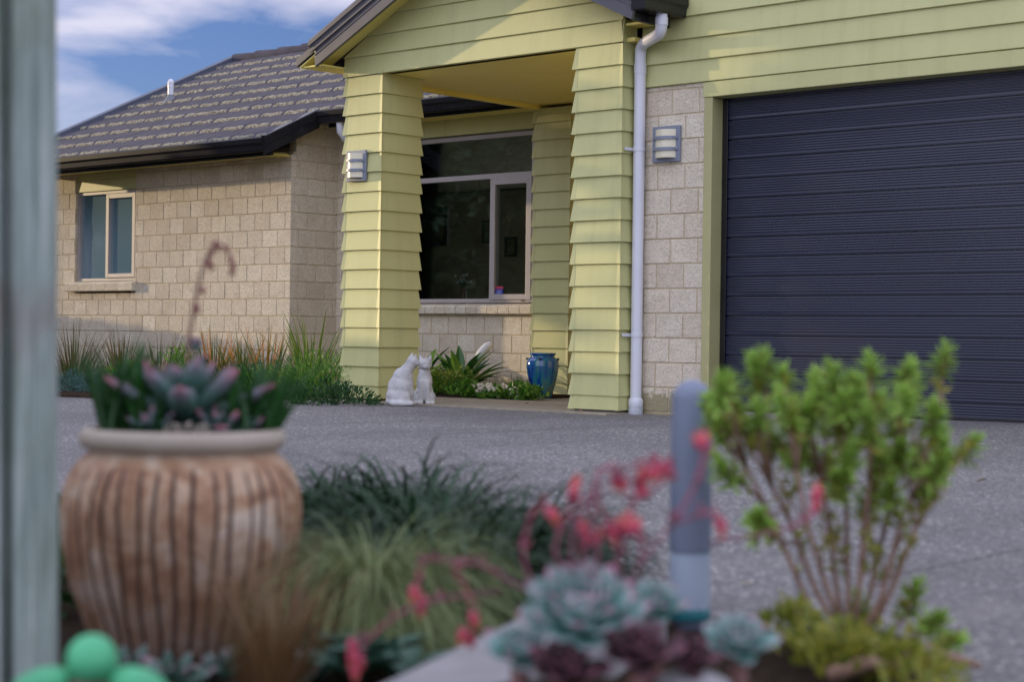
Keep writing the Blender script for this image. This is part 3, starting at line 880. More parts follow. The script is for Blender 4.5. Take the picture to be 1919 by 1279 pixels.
q = MB(); q.lathe(v1, [(.02, 0), (.026, .02), (.02, .04), (.008, .045)], 14); q.build('trinket_bowl', WHITEC, label='low white trinket beside the tiny figurine inside the window', cat='trinket', smooth=True)
st = thing('window_sticker', (-11.13, YB + .018, .96), 'small blue and red security sticker on the narrow window pane', 'sticker')
q = MB(); q.box(-11.182, -11.085, YB + .0195, YB + .0215, .922, .975); q.build('sticker_panel', mat_simple('blue sticker', (.02, .03, .30), rough=.4), st)
q = MB(); q.box(-11.182, -11.085, YB + .0195, YB + .0215, .9755, 1.0); q.build('sticker_band', mat_simple('red sticker', (.50, .06, .10), rough=.4), st)
q = MB()
for (xa, xb, zz) in ((-11.17, -11.10, .958), (-11.16, -11.11, .944), (-11.175, -11.095, .931)): q.box(xa, xb, YB + .0175, YB + .0192, zz, zz + .005)
q.build('sticker_lines', mat_simple('pale sticker print', (.4, .42, .6), rough=.4), st)

# --- wall lamps
def wall_lamp(x, y, z, w, h, label):
    t = thing('wall_lamp', (x, y, z), label, 'lamp', 'caged wall lamps on the house front')
    q = MB(); q.bbox(x - w / 2, x + w / 2, y - .022, y, z - h / 2, z + h / 2, .004); q.build('back_plate', LAMPG, t)
    gw = w * .72; q = MB(); n = 14; rows = []
    for zz in (z - h * .39, z + h * .39):
        rows.append([q.pt((x - gw / 2 + gw * i / n, y - .022 - .058 * math.sin(3.14159 * i / n) ** .55, zz)) for i in range(n + 1)])
    for i in range(n): q.f.append([rows[0][i], rows[0][i + 1], rows[1][i + 1], rows[1][i]])
    q.f.append(rows[0][::-1]); q.f.append(rows[1])
    q.build('glass_shade', OPAL, t, smooth=True)
    for zz in (z + h * .155, z - h * .155):
        q = MB(); pts = [(x - w * .42, y - .024, zz)] + [(x - gw / 2 - .006 + (gw + .012) * i / n, y - .026 - .064 * math.sin(3.14159 * i / n) ** .5, zz) for i in range(n + 1)] + [(x + w * .42, y - .024, zz)]
        a = [[q.pt((p[0], p[1], p[2] - .011)) for p in pts], [q.pt((p[0], p[1], p[2] + .011)) for p in pts]]
        for i in range(len(pts) - 1): q.f.append([a[0][i], a[0][i + 1], a[1][i + 1], a[1][i]])
        for p in pts[:1] + pts[-1:]: q.ball((p[0], p[1] - .003, p[2]), (.008, .006, .008), 1)
        o = q.build('guard_band', LAMPG, t)
        sm = o.modifiers.new('thickness', 'SOLIDIFY'); sm.thickness = .004; sm.offset = 0
wall_lamp(-7.428, YG - .004, 1.883, .235, .25, 'caged wall lamp on the brick beside the garage door')
wall_lamp(-10.375, YF + .001, 1.878, .225, .245, 'caged wall lamp on the porch column beside the brick corner')

# ------------------------------------------------------------------ porch ornaments
def gp(px, py, z=0.0):
    d = ray(px, py); k = (z - CAM_Z) / d.z
    return Vector((0, 0, CAM_Z)) + d * k
def onp(px, y, z=0.0):
    d = ray(px, 640); return Vector((d.x / d.y * y, y, z))

def sculpt(name, mat, label, cat, base, scale, items, voxel, group=None, smooth_it=8):
    """one continuous surface grown round balls and limbs; items in image-plane units: u right, w towards the lens, z up"""
    vd = Vector((base.x, base.y, 0)).normalized(); ur = Vector((vd.y, -vd.x, 0)); wt_ = -vd
    P = lambda u, w, z: base + (ur * u + wt_ * w + Vector((0, 0, z))) * scale
    rot = Matrix((ur, wt_, Vector((0, 0, 1)))).transposed()
    q = MB()
    for it in items:
        if it[0] == 'b': q.ball(P(*it[1]), [c * scale for c in it[2]], 3, mat=rot if len(it) < 4 else rot @ it[3])
        else:
            pts, rad = it[1], it[2]
            q.tube([P(*p) for p in pts], [r * scale for r in rad], 14)
            q.ball(P(*pts[0]), rad[0] * scale, 2); q.ball(P(*pts[-1]), rad[-1] * scale, 2)
    o = q.build(name, mat, label=label, cat=cat, smooth='all', origin=base, group=group)
    rm = o.modifiers.new('union', 'REMESH'); rm.mode = 'VOXEL'; rm.voxel_size = voxel; rm.use_smooth_shade = True
    sm = o.modifiers.new('soften', 'SMOOTH'); sm.factor = .5; sm.iterations = smooth_it
    return o
CATW = mat_simple('white painted concrete', (.48, .47, .46), rough=.6, spec=.3, var=.2, scale=14, bump=.15, bscale=160)
cb = gp(749, 761)
ry_ = lambda a: Matrix.Rotation(R(a), 3, 'Y')
sculpt('cat_statue', CATW, 'white cat statue sitting with its back to the drive, head pressed to the other cat', 'statue', cb, .0041, [
    ('b', (-1, 0, 18), (25, 20, 19)), ('b', (0, -1, 34), (23, 18, 24)), ('b', (5, -2, 52), (19, 15, 20), ry_(18)),
    ('t', [(8, -2, 58), (15, -1, 70), (22, 0, 80)], [15, 11, 10]), ('b', (23, 0, 82), (12, 11, 10.5)), ('b', (31, 3, 78), (6, 6, 5)),
    ('t', [(20, 3, 90), (23, 3, 98)], [4.6, 1.2]), ('t', [(27, -5, 89), (30, -6, 96)], [4, 1.2]),
    ('t', [(16, -2, 44), (19, 0, 22), (19, 2, 6)], [9, 7, 6]), ('b', (22, 4, 4), (7, 8, 4.5)), ('b', (8, 13, 13), (13, 9, 14)),
    ('t', [(-22, 4, 8), (-14, 15, 5), (4, 21, 5), (22, 18, 5)], [5, 5.5, 5.5, 4.5])], .0062, 'pair of white cat statues')
cb = gp(792, 759)
sculpt('cat_statue', CATW, 'white cat statue facing the drive with upright ears and closed eyes', 'statue', cb, .0041, [
    ('b', (3, -2, 22), (17, 16, 22)), ('b', (3, -1, 42), (15, 13, 24)), ('b', (3, 0, 58), (11.5, 10, 14)),
    ('b', (4, 2, 76), (13.2, 11.5, 12)), ('b', (6, 11, 71), (7, 5.5, 5)), ('b', (6.4, 15.5, 73), (2.4, 2, 1.6)),
    ('b', (0.5, 11.5, 78.5), (3.2, 2.5, 1.8)), ('b', (10, 11.5, 79), (3.2, 2.5, 1.8)),
    ('t', [(-4, 0, 85), (-7, 0, 94)], [4.8, 1.3]), ('t', [(12, 0, 85), (14.5, 0, 94)], [4.8, 1.3]),
    ('t', [(-2.5, 9, 42), (-3.5, 13, 20), (-4, 13, 5)], [6.5, 5.2, 5]), ('t', [(8, 9, 42), (8.5, 13, 20), (9.5, 13, 5)], [6.5, 5.2, 5]),
    ('b', (-4.5, 17, 3.5), (6, 7, 4)), ('b', (10.5, 17, 3.5), (6, 7, 4)), ('b', (-13, 4, 13), (9, 12, 14)), ('b', (17, 4, 12), (8, 12, 13)),
    ('b', (-14, 12, 3.5), (6, 7, 4)), ('b', (19, 12, 3.5), (5, 7, 4)), ('t', [(-17, 0, 6), (-13, 10, 14), (-11, 13, 26)], [4, 3.5, 2.5])], .0062, 'pair of white cat statues', 5)

def mat_blue():
    m = Mat('blue drip glaze', rough=.08, spec=.6, coat=.6)
    v = m.coord((1, 1, .16)); n = m.noise(16, 5, .6, v)
    c = m.ramp(n, [(.28, (.004, .012, .11)), (.44, (.008, .045, .26)), (.52, (.012, .11, .30)), (.60, (.02, .19, .24)), (.72, (.13, .17, .12))])
    sp = m.noise(60, 4, .7); c = m.mix(m.ramp(sp, [(.62, (0, 0, 0)), (.75, (.5, .5, .5))]), c, (.06, .09, .16))
    sz = m.n('ShaderNodeSeparateXYZ'); m.l(m.coord(), sz.inputs[0])
    low = m.ramp(sz.outputs['Z'], [(.0, (.8, .8, .8)), (.05, (0, 0, 0))]); c = m.mix(low, c, (.03, .075, .10))
    m.color(c); m.bump(m.noise(24, 4), .1, .004); return m.m
pb = gp(1016, 749.5)
bp = thing('glazed_jar', pb, 'tall blue glazed jar standing on the porch beside the flowers', 'jar')
q = MB(); q.lathe(pb, [(.074, 0), (.080, .008), (.092, .06), (.112, .14), (.130, .22), (.138, .28), (.136, .325), (.126, .348), (.106, .358), (.099, .366), (.101, .376), (.112, .384), (.115, .392), (.110, .398), (.098, .396), (.092, .37), (.09, .30)], 56)
q.build('jar_body', mat_blue(), bp, smooth='all')
JUG = mat_simple('dark glazed lug', (.03, .035, .05), rough=.15, var=.3, scale=40)
for a in (-.35, 1.25, 2.8, 4.4):
    q = MB(); aa = a - .7
    q.ball(pb + Vector((.132 * math.cos(aa), .132 * math.sin(aa), .345)), (.013, .013, .011), 2); q.build('lug', JUG, bp, smooth='all')

# ------------------------------------------------------------------ planting against the house
def rvec(rn, zmin=-1):
    while True:
        v = Vector((rn.uniform(-1, 1), rn.uniform(-1, 1), rn.uniform(zmin, 1)))
        if .05 < v.length < 1: return v
def leaf(mb, p, d, l, w, nrm=None):
    d = d.normalized(); s = d.cross(nrm or Vector((0, 0, 1)))
    if s.length < .01: s = Vector((1, 0, 0))
    s = s.normalized() * w / 2; n_ = s.cross(d).normalized() * w * .22
    a = [mb.pt(p), mb.pt(p + d * l * .45 + s + n_), mb.pt(p + d * l), mb.pt(p + d * l * .45 - s + n_), mb.pt(p + d * l * .5)]
    mb.f += [[a[0], a[1], a[4]], [a[1], a[2], a[4]], [a[0], a[4], a[3]], [a[4], a[2], a[3]]]
def bush(mb, c, rad, n, l, w, rn, shell=.55):
    c = Vector(c)
    clumps = [Vector((v.x * rad[0], v.y * rad[1], abs(v.z) * rad[2])) for v in (rvec(rn) for _ in range(max(6, n // 60)))]
    for _ in range(n):
        if rn.random() < .75:
            k = rn.choice(clumps); v = k + rvec(rn) * min(rad) * .38
        else:
            u = rvec(rn); v = Vector((u.x * rad[0], u.y * rad[1], abs(u.z) * rad[2]))
        v.z = max(.0, v.z)
        d = Vector((v.x / rad[0], v.y / rad[1], v.z / rad[2] + .35)) + rvec(rn) * .8
        leaf(mb, c + v, d, l * rn.uniform(.6, 1.25), w * rn.uniform(.7, 1.2), rvec(rn))
def tuft(mb, c, n, l, w, rn, spread=.5, droop=.6, r0=.05, nseg=5, fold=.2, dlo=.3):
    for _ in range(n):
        a = rn.uniform(0, 6.283); s = rn.random() ** .7 * spread
        d = Vector((math.cos(a) * math.sin(s), math.sin(a) * math.sin(s), math.cos(s)))
        b = Vector(c) + Vector((math.cos(a), math.sin(a), 0)) * rn.uniform(0, r0)
        mb.blade(b, d, l * rn.uniform(.55, 1.1), w * rn.uniform(.7, 1.2), droop * rn.uniform(dlo, 1.3), nseg, fold)
BED = MB()
def bed_patch(mb, poly, z):
    c = sum((Vector((p[0], p[1], 0)) for p in poly), Vector()) / len(poly)
    i0 = [mb.pt((p[0], p[1], -.02)) for p in poly]; i1 = [mb.pt((p[0] + (c.x - p[0]) * .02, p[1] + (c.y - p[1]) * .02, z)) for p in poly]
    n = len(poly)
    for j in range(n): mb.f.append([i0[j], i0[(j + 1) % n], i1[(j + 1) % n], i1[j]])
    mb.f.append(i1)
bed_patch(BED, [(-21, 6.2), (-14.5, 7.5), (-11.8, 8.15), (-11.0, 8.9), (-10.65, 9.4), (-10.6, 11.0), (-13.4, 11.45), (-21, 11.45)], .02)
BED.build('house_garden_bed', SOIL, kind='structure')
pbd = MB(); bed_patch(pbd, [(-12.6, 10.6), (-10.35, 10.75), (-9.75, 11.35), (-9.95, 12.05), (-13.2, 12.05), (-13.2, 11.2)], .03); pbd.build('porch_garden_bed', SOIL, kind='structure')

BRONZE = mat_grad('bronze flax leaf', [(0, (.11, .11, .03)), (.35, (.36, .18, .06)), (1, (.50, .23, .11))], jitter=.6, trans=.2)
ORANGE = mat_grad('orange flax leaf', [(0, (.10, .14, .02)), (.12, (.60, .24, .035)), (1, (.80, .28, .06))], jitter=.6, trans=.3)
LIMEF = mat_grad('yellow green flax leaf', [(0, (.12, .20, .025)), (.5, (.40, .44, .08)), (1, (.58, .55, .19))], jitter=.5, trans=.3)
GREENB = mat_leaf('bright green small leaves', [(.04, .14, .015), (.08, .23, .025), (.15, .33, .04), (.28, .42, .07)], trans=.3)
DKGREEN = mat_leaf('deep green small leaves', [(.012, .05, .012), (.025, .09, .018), (.05, .13, .03)], trans=.2)
TEAL = mat_leaf('grey green groundcover', [(.04, .10, .085), (.06, .14, .115), (.09, .17, .14)], trans=.2, rough=.6)
rn = random.Random(5)
def tuft_plant(name, mat, px, y, n, l, w, label, cat, group=None, **k):
    p = onp(px, y, .0); q = MB(); tuft(q, p, n, l, w, rn, **k)
    return q.build(name, mat, label=label, cat=cat, group=group, attr=True, origin=p)
for (px, y, n, l, lab) in ((138, 10.4, 120, .62, 'bronze flax clump under the bathroom window beside the timber post'),
                           (228, 10.6, 110, .60, 'bronze flax clump below the bathroom window sill, taller than its neighbours'),
                           (300, 10.7, 70, .56, 'sparse bronze flax clump between the bathroom window and the orange flax'),):
    tuft_plant('flax_clump', BRONZE, px, y, n, l, .011, lab, 'flax', 'bronze and orange flax clumps along the brick wall', spread=.75, droop=.25, r0=.16)
for (px, y, n, l, lab) in ((402, 10.5, 110, .62, 'orange flax clump behind the flower stalk of the striped pot'),
                           (455, 10.2, 60, .60, 'leaning orange flax clump in the middle of the brick wall'),
                           (500, 10.4, 80, .66, 'orange flax clump in front of the brick corner'),):
    tuft_plant('flax_clump', ORANGE, px, y, n, l, .013, lab, 'flax', 'bronze and orange flax clumps along the brick wall', spread=.75, droop=.25, r0=.14)
tuft_plant('flax_clump', LIMEF, 585, 10.3, 60, .76, .022, 'tall yellow green flax clump beside the lamp column', 'flax', spread=.62, droop=.35, r0=.12)
def bush_plant(name, mat, px, y, rad, n, l, w, label, cat, z=.0, **k):
    p = onp(px, y, z); q = MB(); bush(q, p, rad, n, l, w, rn); return q.build(name, mat, label=label, cat=cat, origin=p)
bush_plant('leafy_shrub', GREENB, 600, 9.75, (.52, .45, .36), 2600, .055, .012, 'bright green feathery shrub at the foot of the lamp column', 'shrub')
bush_plant('leafy_shrub', DKGREEN, 615, 9.0, (.42, .35, .17), 1500, .035, .018, 'dark green creeping plant on the paving edge by the lamp column', 'shrub')
bush_plant('leafy_shrub', GREENB, 510, 9.5, (.42, .4, .24), 1700, .04, .016, 'low green leafy plant before the orange flax', 'shrub')
bush_plant('leafy_shrub', DKGREEN, 440, 9.6, (.6, .4, .24), 1500, .05, .02, 'deep green leafy plant partly hidden by the pot leaves', 'shrub')
bush_plant('leafy_shrub', GREENB, 255, 10.0, (.42, .35, .24), 1300, .05, .022, 'mid green leafy plant between bronze flax and grey groundcover', 'shrub')
bush_plant('leafy_shrub', GREENB, 345, 10.2, (.4, .35, .32), 1300, .06, .016, 'grassy green plant behind the striped pot', 'shrub')
tuft_plant('tussock', mat_grad('fresh green grass', [(0, (.03, .09, .01)), (1, (.12, .26, .04))], trans=.3), 150, 9.6, 120, .30, .008, 'fresh green grass tuft in front of the bronze flax', 'grass tuft', spread=.6, droop=.4, r0=.2)
q = MB()
for i in range(15):
    px = 95 + i * 19; p = onp(px, 8.75 + .1 * math.sin(i) + i * .012, .0); bush(q, p, (.30, .32, .17), 420, .045, .007, rn)
q.build('groundcover', TEAL, label='grey green groundcover mat along the drive edge', cat='groundcover', kind='stuff')
# a thin dry flax leaf bent across the left column
q = MB(); p0 = onp(640, 9.55, .395); p1 = onp(690, 9.55, .285)
# porch planting: strap leaved clump, white begonias
CLIV = mat_leaf('strap leaf dark green', [(.018, .07, .015), (.04, .14, .022), (.09, .24, .03), (.20, .34, .05)], trans=.2, rough=.3)
for (px, y, n, l, lab) in ((865, 11.45, 30, .42, 'dark green strap leaved plant in front of the porch window'), (790, 11.75, 14, .46, 'dark green strap leaved plant behind the white cats')):
    p = onp(px, y, .03); q = MB()
    for i in range(n):
        a = 6.283 * i / n * 2.4 + rn.uniform(-.3, .3); s = rn.uniform(.35, 1.15)
        d = Vector((math.cos(a) * math.sin(s), math.sin(a) * math.sin(s), math.cos(s)))
        q.blade(p + d * .03, d, l * rn.uniform(.75, 1.1), .085 * rn.uniform(.8, 1.15), rn.uniform(.15, .8), 7, .22, wide=.55, tip=.08)
    q.build('strap_leaf_plant', CLIV, label=lab, cat='plant', origin=p, group='strap leaved plants in the porch bed')
LIMEL = mat_leaf('lime groundcover leaves', [(.06, .14, .015), (.14, .24, .03), (.28, .32, .04)], trans=.3)
bush_plant('lime_leaf_plant', LIMEL, 838, 11.0, (.26, .22, .22), 900, .045, .03, 'lime green leafy plant beside the white cats', 'plant', z=.02)
begl = MB(); p = onp(900, 11.05, .02)
for i in range(9): bush(begl, onp(835 + i * 20, 10.95 + .08 * math.sin(i * 2), .02), (.16, .14, .10 + .02 * math.sin(i)), 330, .045, .034, rn)
beg = thing('begonia_bed', p, 'low white flowering begonias along the front of the porch bed', 'flowers')
begl.build('foliage', GREENB, beg)
PETAL = mat_simple('cream white petals', (.62, .56, .45), rough=.6, var=.12, scale=20)
EYE = mat_simple('yellow flower centre', (.45, .26, .05), rough=.7)
for (px, py) in ((849, 732), (875, 728), (884, 727), (900, 725), (907, 729), (917, 724), (920, 729), (903, 746), (945, 725), (963, 735), (935, 741), (931, 733), (828, 748), (973, 747), (897, 735)):
    c = behind(px, py, 10.86); q = MB(); sz_ = .022 if px != 963 else .03
    vd = (Vector((0, 0, CAM_Z)) - c).normalized(); s1 = vd.orthogonal().normalized(); s2 = vd.cross(s1)
    for k in range(5):
        a = 6.283 * k / 5 + rn.random(); dd = (s1 * math.cos(a) + s2 * math.sin(a))
        q.ball(c + dd * sz_ * .8, (sz_ * .85, sz_ * .85, sz_ * .35), 1, mat=vd.to_track_quat('Z', 'Y').to_matrix())
    o = q.build('bloom', PETAL, beg, smooth='all')
    if px in (963, 945, 917): 
        q = MB(); q.ball(c + vd * sz_ * .35, sz_ * .35, 1); q.build('flower_centre', EYE, o, smooth='all')
wb = onp(893, 11.72, .03)
sculpt('bird_ornament', WHITEC, 'white glazed ornament with an upturned tip poking from the strap leaves', 'ornament', wb, .0047, [
    ('b', (-8, 0, 20), (16, 12, 20)), ('t', [(-2, 0, 34), (2, 0, 58), (9, 0, 74), (20, 0, 86), (25, 0, 90)], [9, 8, 9, 9, 7.5]),
    ('t', [(-2, 3, 30), (2, 4, 56), (8, 4, 68)], [8, 6, 4])], .007, smooth_it=6)

# ------------------------------------------------------------------ front garden bed
fb = MB()
poly = [gp(*p) for p in ((-60, 1000), (200, 985), (420, 965), (600, 975), (800, 1000), (960, 1045), (1060, 1120), (1180, 1170), (1350, 1195), (1520, 1215), (1640, 1240), (1740, 1290), (1800, 1420))]
poly = [(p.x, p.y) for p in poly] + [(-.2, 1.0), (-.4, -.5), (-3.5, -.5), (-6.5, 1.5)]
bed_patch(fb, poly, .025)
for (px, py, d, rx, rz) in ((1120, 1330, 2.05, .30, .09), (1610, 1245, 2.85, .13, .03), (200, 1330, 2.1, .3, .05)):
    c = at(px, py, d); c.z = .0; fb.ball(c, (rx, rx, rz + .04), 3)
fb.build('front_garden_bed', SOIL, kind='structure')
# timber post
def mat_timber():
    m = Mat('weathered grey green timber', rough=.8, spec=.2)
    g_ = m.noise(14, 6, .6, m.coord((6, 6, .35))); c = m.ramp(g_, [(.3, (.15, .19, .165)), (.5, (.27, .32, .285)), (.72, (.40, .44, .41))])
    alg = m.noise(3, 5, .6, m.coord((1, 1, .7))); c = m.mix(m.ramp(alg, [(.48, (0, 0, 0)), (.66, (.7, .7, .7))]), c, (.13, .17, .085))
    pk = m.noise(5, 3, .5, m.coord((1, 1, .8), (7, 2, 1))); c = m.mix(m.ramp(pk, [(.58, (0, 0, 0)), (.68, (.5, .5, .5))]), c, (.22, .15, .13))
    m.color(c); m.bump(g_, .3, .004); return m.m
q = MB(); DP = 2.5
def slab(q, xa, xb, front, back, b=.003):
    lo = [at(xa + 3, 1400, DP), at(xb + 5, 1400, DP)]; hi = [at(xa, -300, DP), at(xb, -300, DP)]
    n_ = Vector((fw.x, fw.y, 0)).normalized()
    v = [q.pt(p + n_ * o_) for o_ in (front, back) for p in (lo[0], lo[1], hi[1], hi[0])]
    q.f += [[v[0], v[1], v[2], v[3]], [v[5], v[4], v[7], v[6]], [v[4], v[0], v[3], v[7]], [v[1], v[5], v[6], v[2]], [v[3], v[2], v[6], v[7]], [v[4], v[5], v[1], v[0]]]
slab(q, 24, 60, 0, .03); slab(q, 60.2, 95, .003, .03); slab(q, -2, 24.2, .028, .030); slab(q, -90, -2, -.004, .030)
q.build('timber_post', mat_timber(), label='weathered grey green timber post standing beside the striped pot', cat='post')
# striped clay pot
def mat_pot():
    m = Mat('brown streaked stoneware', rough=.55, spec=.35)
    v = m.coord((1, 1, 1.2)); n = m.noise(10, 6, .62, v, .6)
    c = m.ramp(n, [(.30, (.16, .085, .05)), (.41, (.32, .17, .09)), (.50, (.44, .30, .19)), (.62, (.57, .47, .37))])
    n2 = m.noise(26, 5, .6); c = m.mix(m.ramp(n2, [(.5, (0, 0, 0)), (.7, (.55, .55, .55))]), c, (.21, .10, .055))
    szp = m.n('ShaderNodeSeparateXYZ'); m.l(m.coord(), szp.inputs[0])
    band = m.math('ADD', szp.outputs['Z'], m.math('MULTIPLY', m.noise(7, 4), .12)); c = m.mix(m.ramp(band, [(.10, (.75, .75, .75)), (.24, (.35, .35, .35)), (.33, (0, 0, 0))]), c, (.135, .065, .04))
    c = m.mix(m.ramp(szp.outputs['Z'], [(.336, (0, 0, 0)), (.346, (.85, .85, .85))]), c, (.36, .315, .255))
    c = m.mix(m.ramp(m.attr(), [(.2, (0, 0, 0)), (.65, (.95, .95, .95))]), c, (.040, .017, .012))
    m.color(c); m.bump(m.noise(50, 5), .3, .003); return m.m
PD = 2.9
pc = at(338, 1245, PD); pc.z = 0.0
NG = 40
gjit = [rn.uniform(-.045, .045) for _ in range(NG)]; gd_ = [rn.uniform(.6, 1.0) for _ in range(NG)]; gl = [rn.uniform(.0, 6.28) for _ in range(NG)]
def pot_fn(r, z, a):
    f = a / 6.2832 * NG + .11 * math.sin(z * 21 + gl[int(a / 6.2832 * NG) % NG]); k = int(f) % NG
    if z > .325 or z < .015: return r, 0.0
    d = abs(f - int(f) - .5 - gjit[k] * 2)
    g_ = max(0, 1 - max(0, d - .04) / .13) * gd_[k] * min(1, (.335 - z) / .03)
    # ribs swell between the grooves
    return r - .0045 * g_ + .002 * (1 - g_), min(1, g_ * 1.25)
POTP = [(.02, .136), (.045, .147), (.09, .164), (.13, .178), (.19, .190), (.245, .1935), (.28, .189), (.305, .180), (.325, .166), (.338, .150)]
def pot_r(z):
    for (z0, r0), (z1, r1) in zip(POTP, POTP[1:]):
        if z <= z1:
            k = (z - z0) / (z1 - z0); return r0 + (r1 - r0) * k
    return POTP[-1][1]
prof = [(.11, 0), (.128, .004), (.136, .02)] + [(sum(pot_r(min(.338, max(.02, z + o))) for o in (-.012, -.006, 0, .006, .012)) / 5, z) for z in [.028 + .0078 * i for i in range(40)]] + [(.149, .340), (.152, .343), (.163, .348), (.168, .358), (.166, .370), (.156, .378), (.146, .374), (.143, .35), (.143, .33)]
pot = thing('striped_pot', pc, 'large round stoneware pot with dark vertical stripes and rolled rim', 'pot')
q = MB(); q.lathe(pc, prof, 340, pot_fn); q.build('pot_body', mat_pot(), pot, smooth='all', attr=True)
q = MB(); q.lathe(pc, [(.0, .352), (.05, .358), (.10, .354), (.142, .348)], 30); q.build('potting_soil', SOIL, pot)
ECH1 = mat_grad('mauve green succulent', [(0, (.05, .13, .09)), (.3, (.10, .19, .16)), (.6, (.20, .18, .21)), (.85, (.34, .15, .18)), (1, (.46, .17, .19))], jitter=.35, trans=.08)
def rosette(q, c, n, rad, axis=Vector((0, 0, 1)), wid=.45, thick=.18, e0=.15, e1=1.25, rn=rn, curl=.5, minl=.35):
    axis = axis.normalized(); s1 = axis.orthogonal().normalized(); s2 = axis.cross(s1)
    for i in range(n):
        u = 1 - i / (n - 1) if n > 1 else 1        # 1 outer .. 0 inner
        a = i * 2.39996; el = e1 - (e1 - e0) * u
        rad_ = s1 * math.cos(a) + s2 * math.sin(a)
        d = rad_ * math.cos(el) + axis * math.sin(el)
        upv = axis * math.cos(el) - rad_ * math.sin(el)
        l = rad * (minl + (1 - minl) * u ** .8) * rn.uniform(.9, 1.08)
        q.fleshy(Vector(c) + rad_ * rad * .06 + axis * rad * .22 * (1 - u), d, upv, l, l * wid, l * thick, curl, 5)
ec = pc + Vector((0, 0, .375)) + rt * .012
ech = thing('potted_succulent', ec, 'mauve and green rosette succulent growing in the striped pot', 'succulent')
q = MB(); rosette(q, ec + Vector((0, 0, .015)) - rt * .008, 20, .150, Vector((-.03, -.06, 1)), wid=.36, e0=.30, e1=1.25, curl=.15, thick=.13)
rosette(q, ec + rt * .055 - fw * .02 + Vector((0, 0, .0)), 11, .065, Vector((.3, -.3, 1)), wid=.5)
rosette(q, ec - rt * .055 - fw * .03, 9, .055, Vector((-.3, -.4, 1)), wid=.5)
q.build('leaves', ECH1, ech, smooth='all', attr=True)
BUDM = mat_simple('dull red buds', (.20, .055, .05), rough=.6)
STALK = mat_simple('brown pink flower stalk', (.16, .07, .055), rough=.6, var=.25, scale=30)
q = MB(); sp = [at(*p, PD - .02) for p in ((350, 790), (350, 720), (356, 620), (372, 530), (388, 480), (403, 455), (422, 462), (434, 484), (437, 506))]
q.tube(sp, [.0035, .0033, .003, .0028, .0025, .0024, .002, .002, .0016], 7)
stk = q.build('flower_stalk', STALK, ech, smooth='all')
for (px, py) in ((403, 458), (408, 464), (396, 474), (391, 492), (396, 500), (432, 486), (437, 500), (435, 510), (424, 466), (380, 545), (370, 580)):
    q = MB(); q.ball(at(px, py, PD - .02), (.005, .005, .0085), 1); q.build('bud', BUDM, stk, smooth='all')
q = MB()
for (px, py) in ((352, 712), (378, 690), (365, 660), (384, 720)):
    for k in range(4): q.fleshy(at(px, py, PD - .01), Vector((rn.uniform(-.6, .6), rn.uniform(-.6, .6), 1)), Vector((1, 0, .2)), .025, .011, .004, .3, 4)
q.build('stalk_leaves', ECH1, stk, smooth='all', attr=True)
STRAP = mat_grad('glossy green strap leaf', [(0, (.018, .075, .014)), (.5, (.045, .17, .028)), (1, (.11, .28, .06))], jitter=.4, trans=.25, rough=.35)
q = MB()
for i in range(150):
    left = i % 2
    px = rn.uniform(190, 300) if left else rn.uniform(400, 522)
    b = at(px, 818, PD + rn.uniform(-.05, .12)); b.z = pc.z + .35
    d = rt * (rn.uniform(-.35, .28) if left else rn.uniform(-.28, .5)) + Vector((0, 0, 1)) + fw * rn.uniform(-.25, .25)
    q.blade(b, d, rn.uniform(.09, .19), rn.uniform(.009, .015), rn.uniform(.1, .7), 6, .25, wide=.4, tip=.08)
for (px, dx_) in ((300, .12), (322, .05), (345, -.1), (352, .3), (255, .1), (500, .1)):
    b = at(px, 818, PD + .07); b.z = pc.z + .35
    q.blade(b, rt * dx_ + Vector((0, 0, 1)), .165, .018, .25, 6, .25, wide=.5, tip=.1)
q.build('strap_leaf_plant', STRAP, label='glossy green strap leaves crowding the rim of the striped pot', cat='plant', attr=True, origin=pc + Vector((0, 0, .35)))
# mondo grass
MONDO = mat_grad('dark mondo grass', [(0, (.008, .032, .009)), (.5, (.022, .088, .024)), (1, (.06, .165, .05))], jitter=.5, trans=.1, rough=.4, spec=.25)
mondo = []
for (px, d) in ((560, 4.35), (625, 4.5), (700, 4.25), (770, 4.1), (660, 3.9), (840, 3.95), (740, 3.75), (900, 3.75), (820, 3.55), (955, 3.55), (890, 3.4), (985, 3.55), (915, 3.25), (850, 3.15), (780, 3.3)):
    mondo.append(at(px, 640, d))
protos = []
for i in range(4):
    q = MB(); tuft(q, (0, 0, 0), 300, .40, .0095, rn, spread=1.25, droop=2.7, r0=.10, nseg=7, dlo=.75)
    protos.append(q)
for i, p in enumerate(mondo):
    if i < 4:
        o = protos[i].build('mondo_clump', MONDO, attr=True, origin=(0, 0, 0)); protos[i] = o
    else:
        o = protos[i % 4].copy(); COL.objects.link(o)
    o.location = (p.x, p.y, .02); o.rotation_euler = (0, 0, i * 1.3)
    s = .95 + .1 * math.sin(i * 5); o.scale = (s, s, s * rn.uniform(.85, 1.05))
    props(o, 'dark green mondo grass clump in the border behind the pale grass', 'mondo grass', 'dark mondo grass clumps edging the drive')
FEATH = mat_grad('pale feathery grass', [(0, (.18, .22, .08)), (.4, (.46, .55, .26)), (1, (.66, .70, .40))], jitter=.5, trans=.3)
q = MB(); p = at(705, 640, 2.95); p.z = .02
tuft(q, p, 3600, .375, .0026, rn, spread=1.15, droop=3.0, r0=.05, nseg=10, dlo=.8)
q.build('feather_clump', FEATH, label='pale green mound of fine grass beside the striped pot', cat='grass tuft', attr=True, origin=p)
GOLD = mat_grad('dry golden grass', [(0, (.14, .075, .03)), (.5, (.32, .19, .08)), (1, (.42, .28, .13))], jitter=.5, trans=.25)
q = MB(); p = at(520, 640, 2.32); p.z = .02
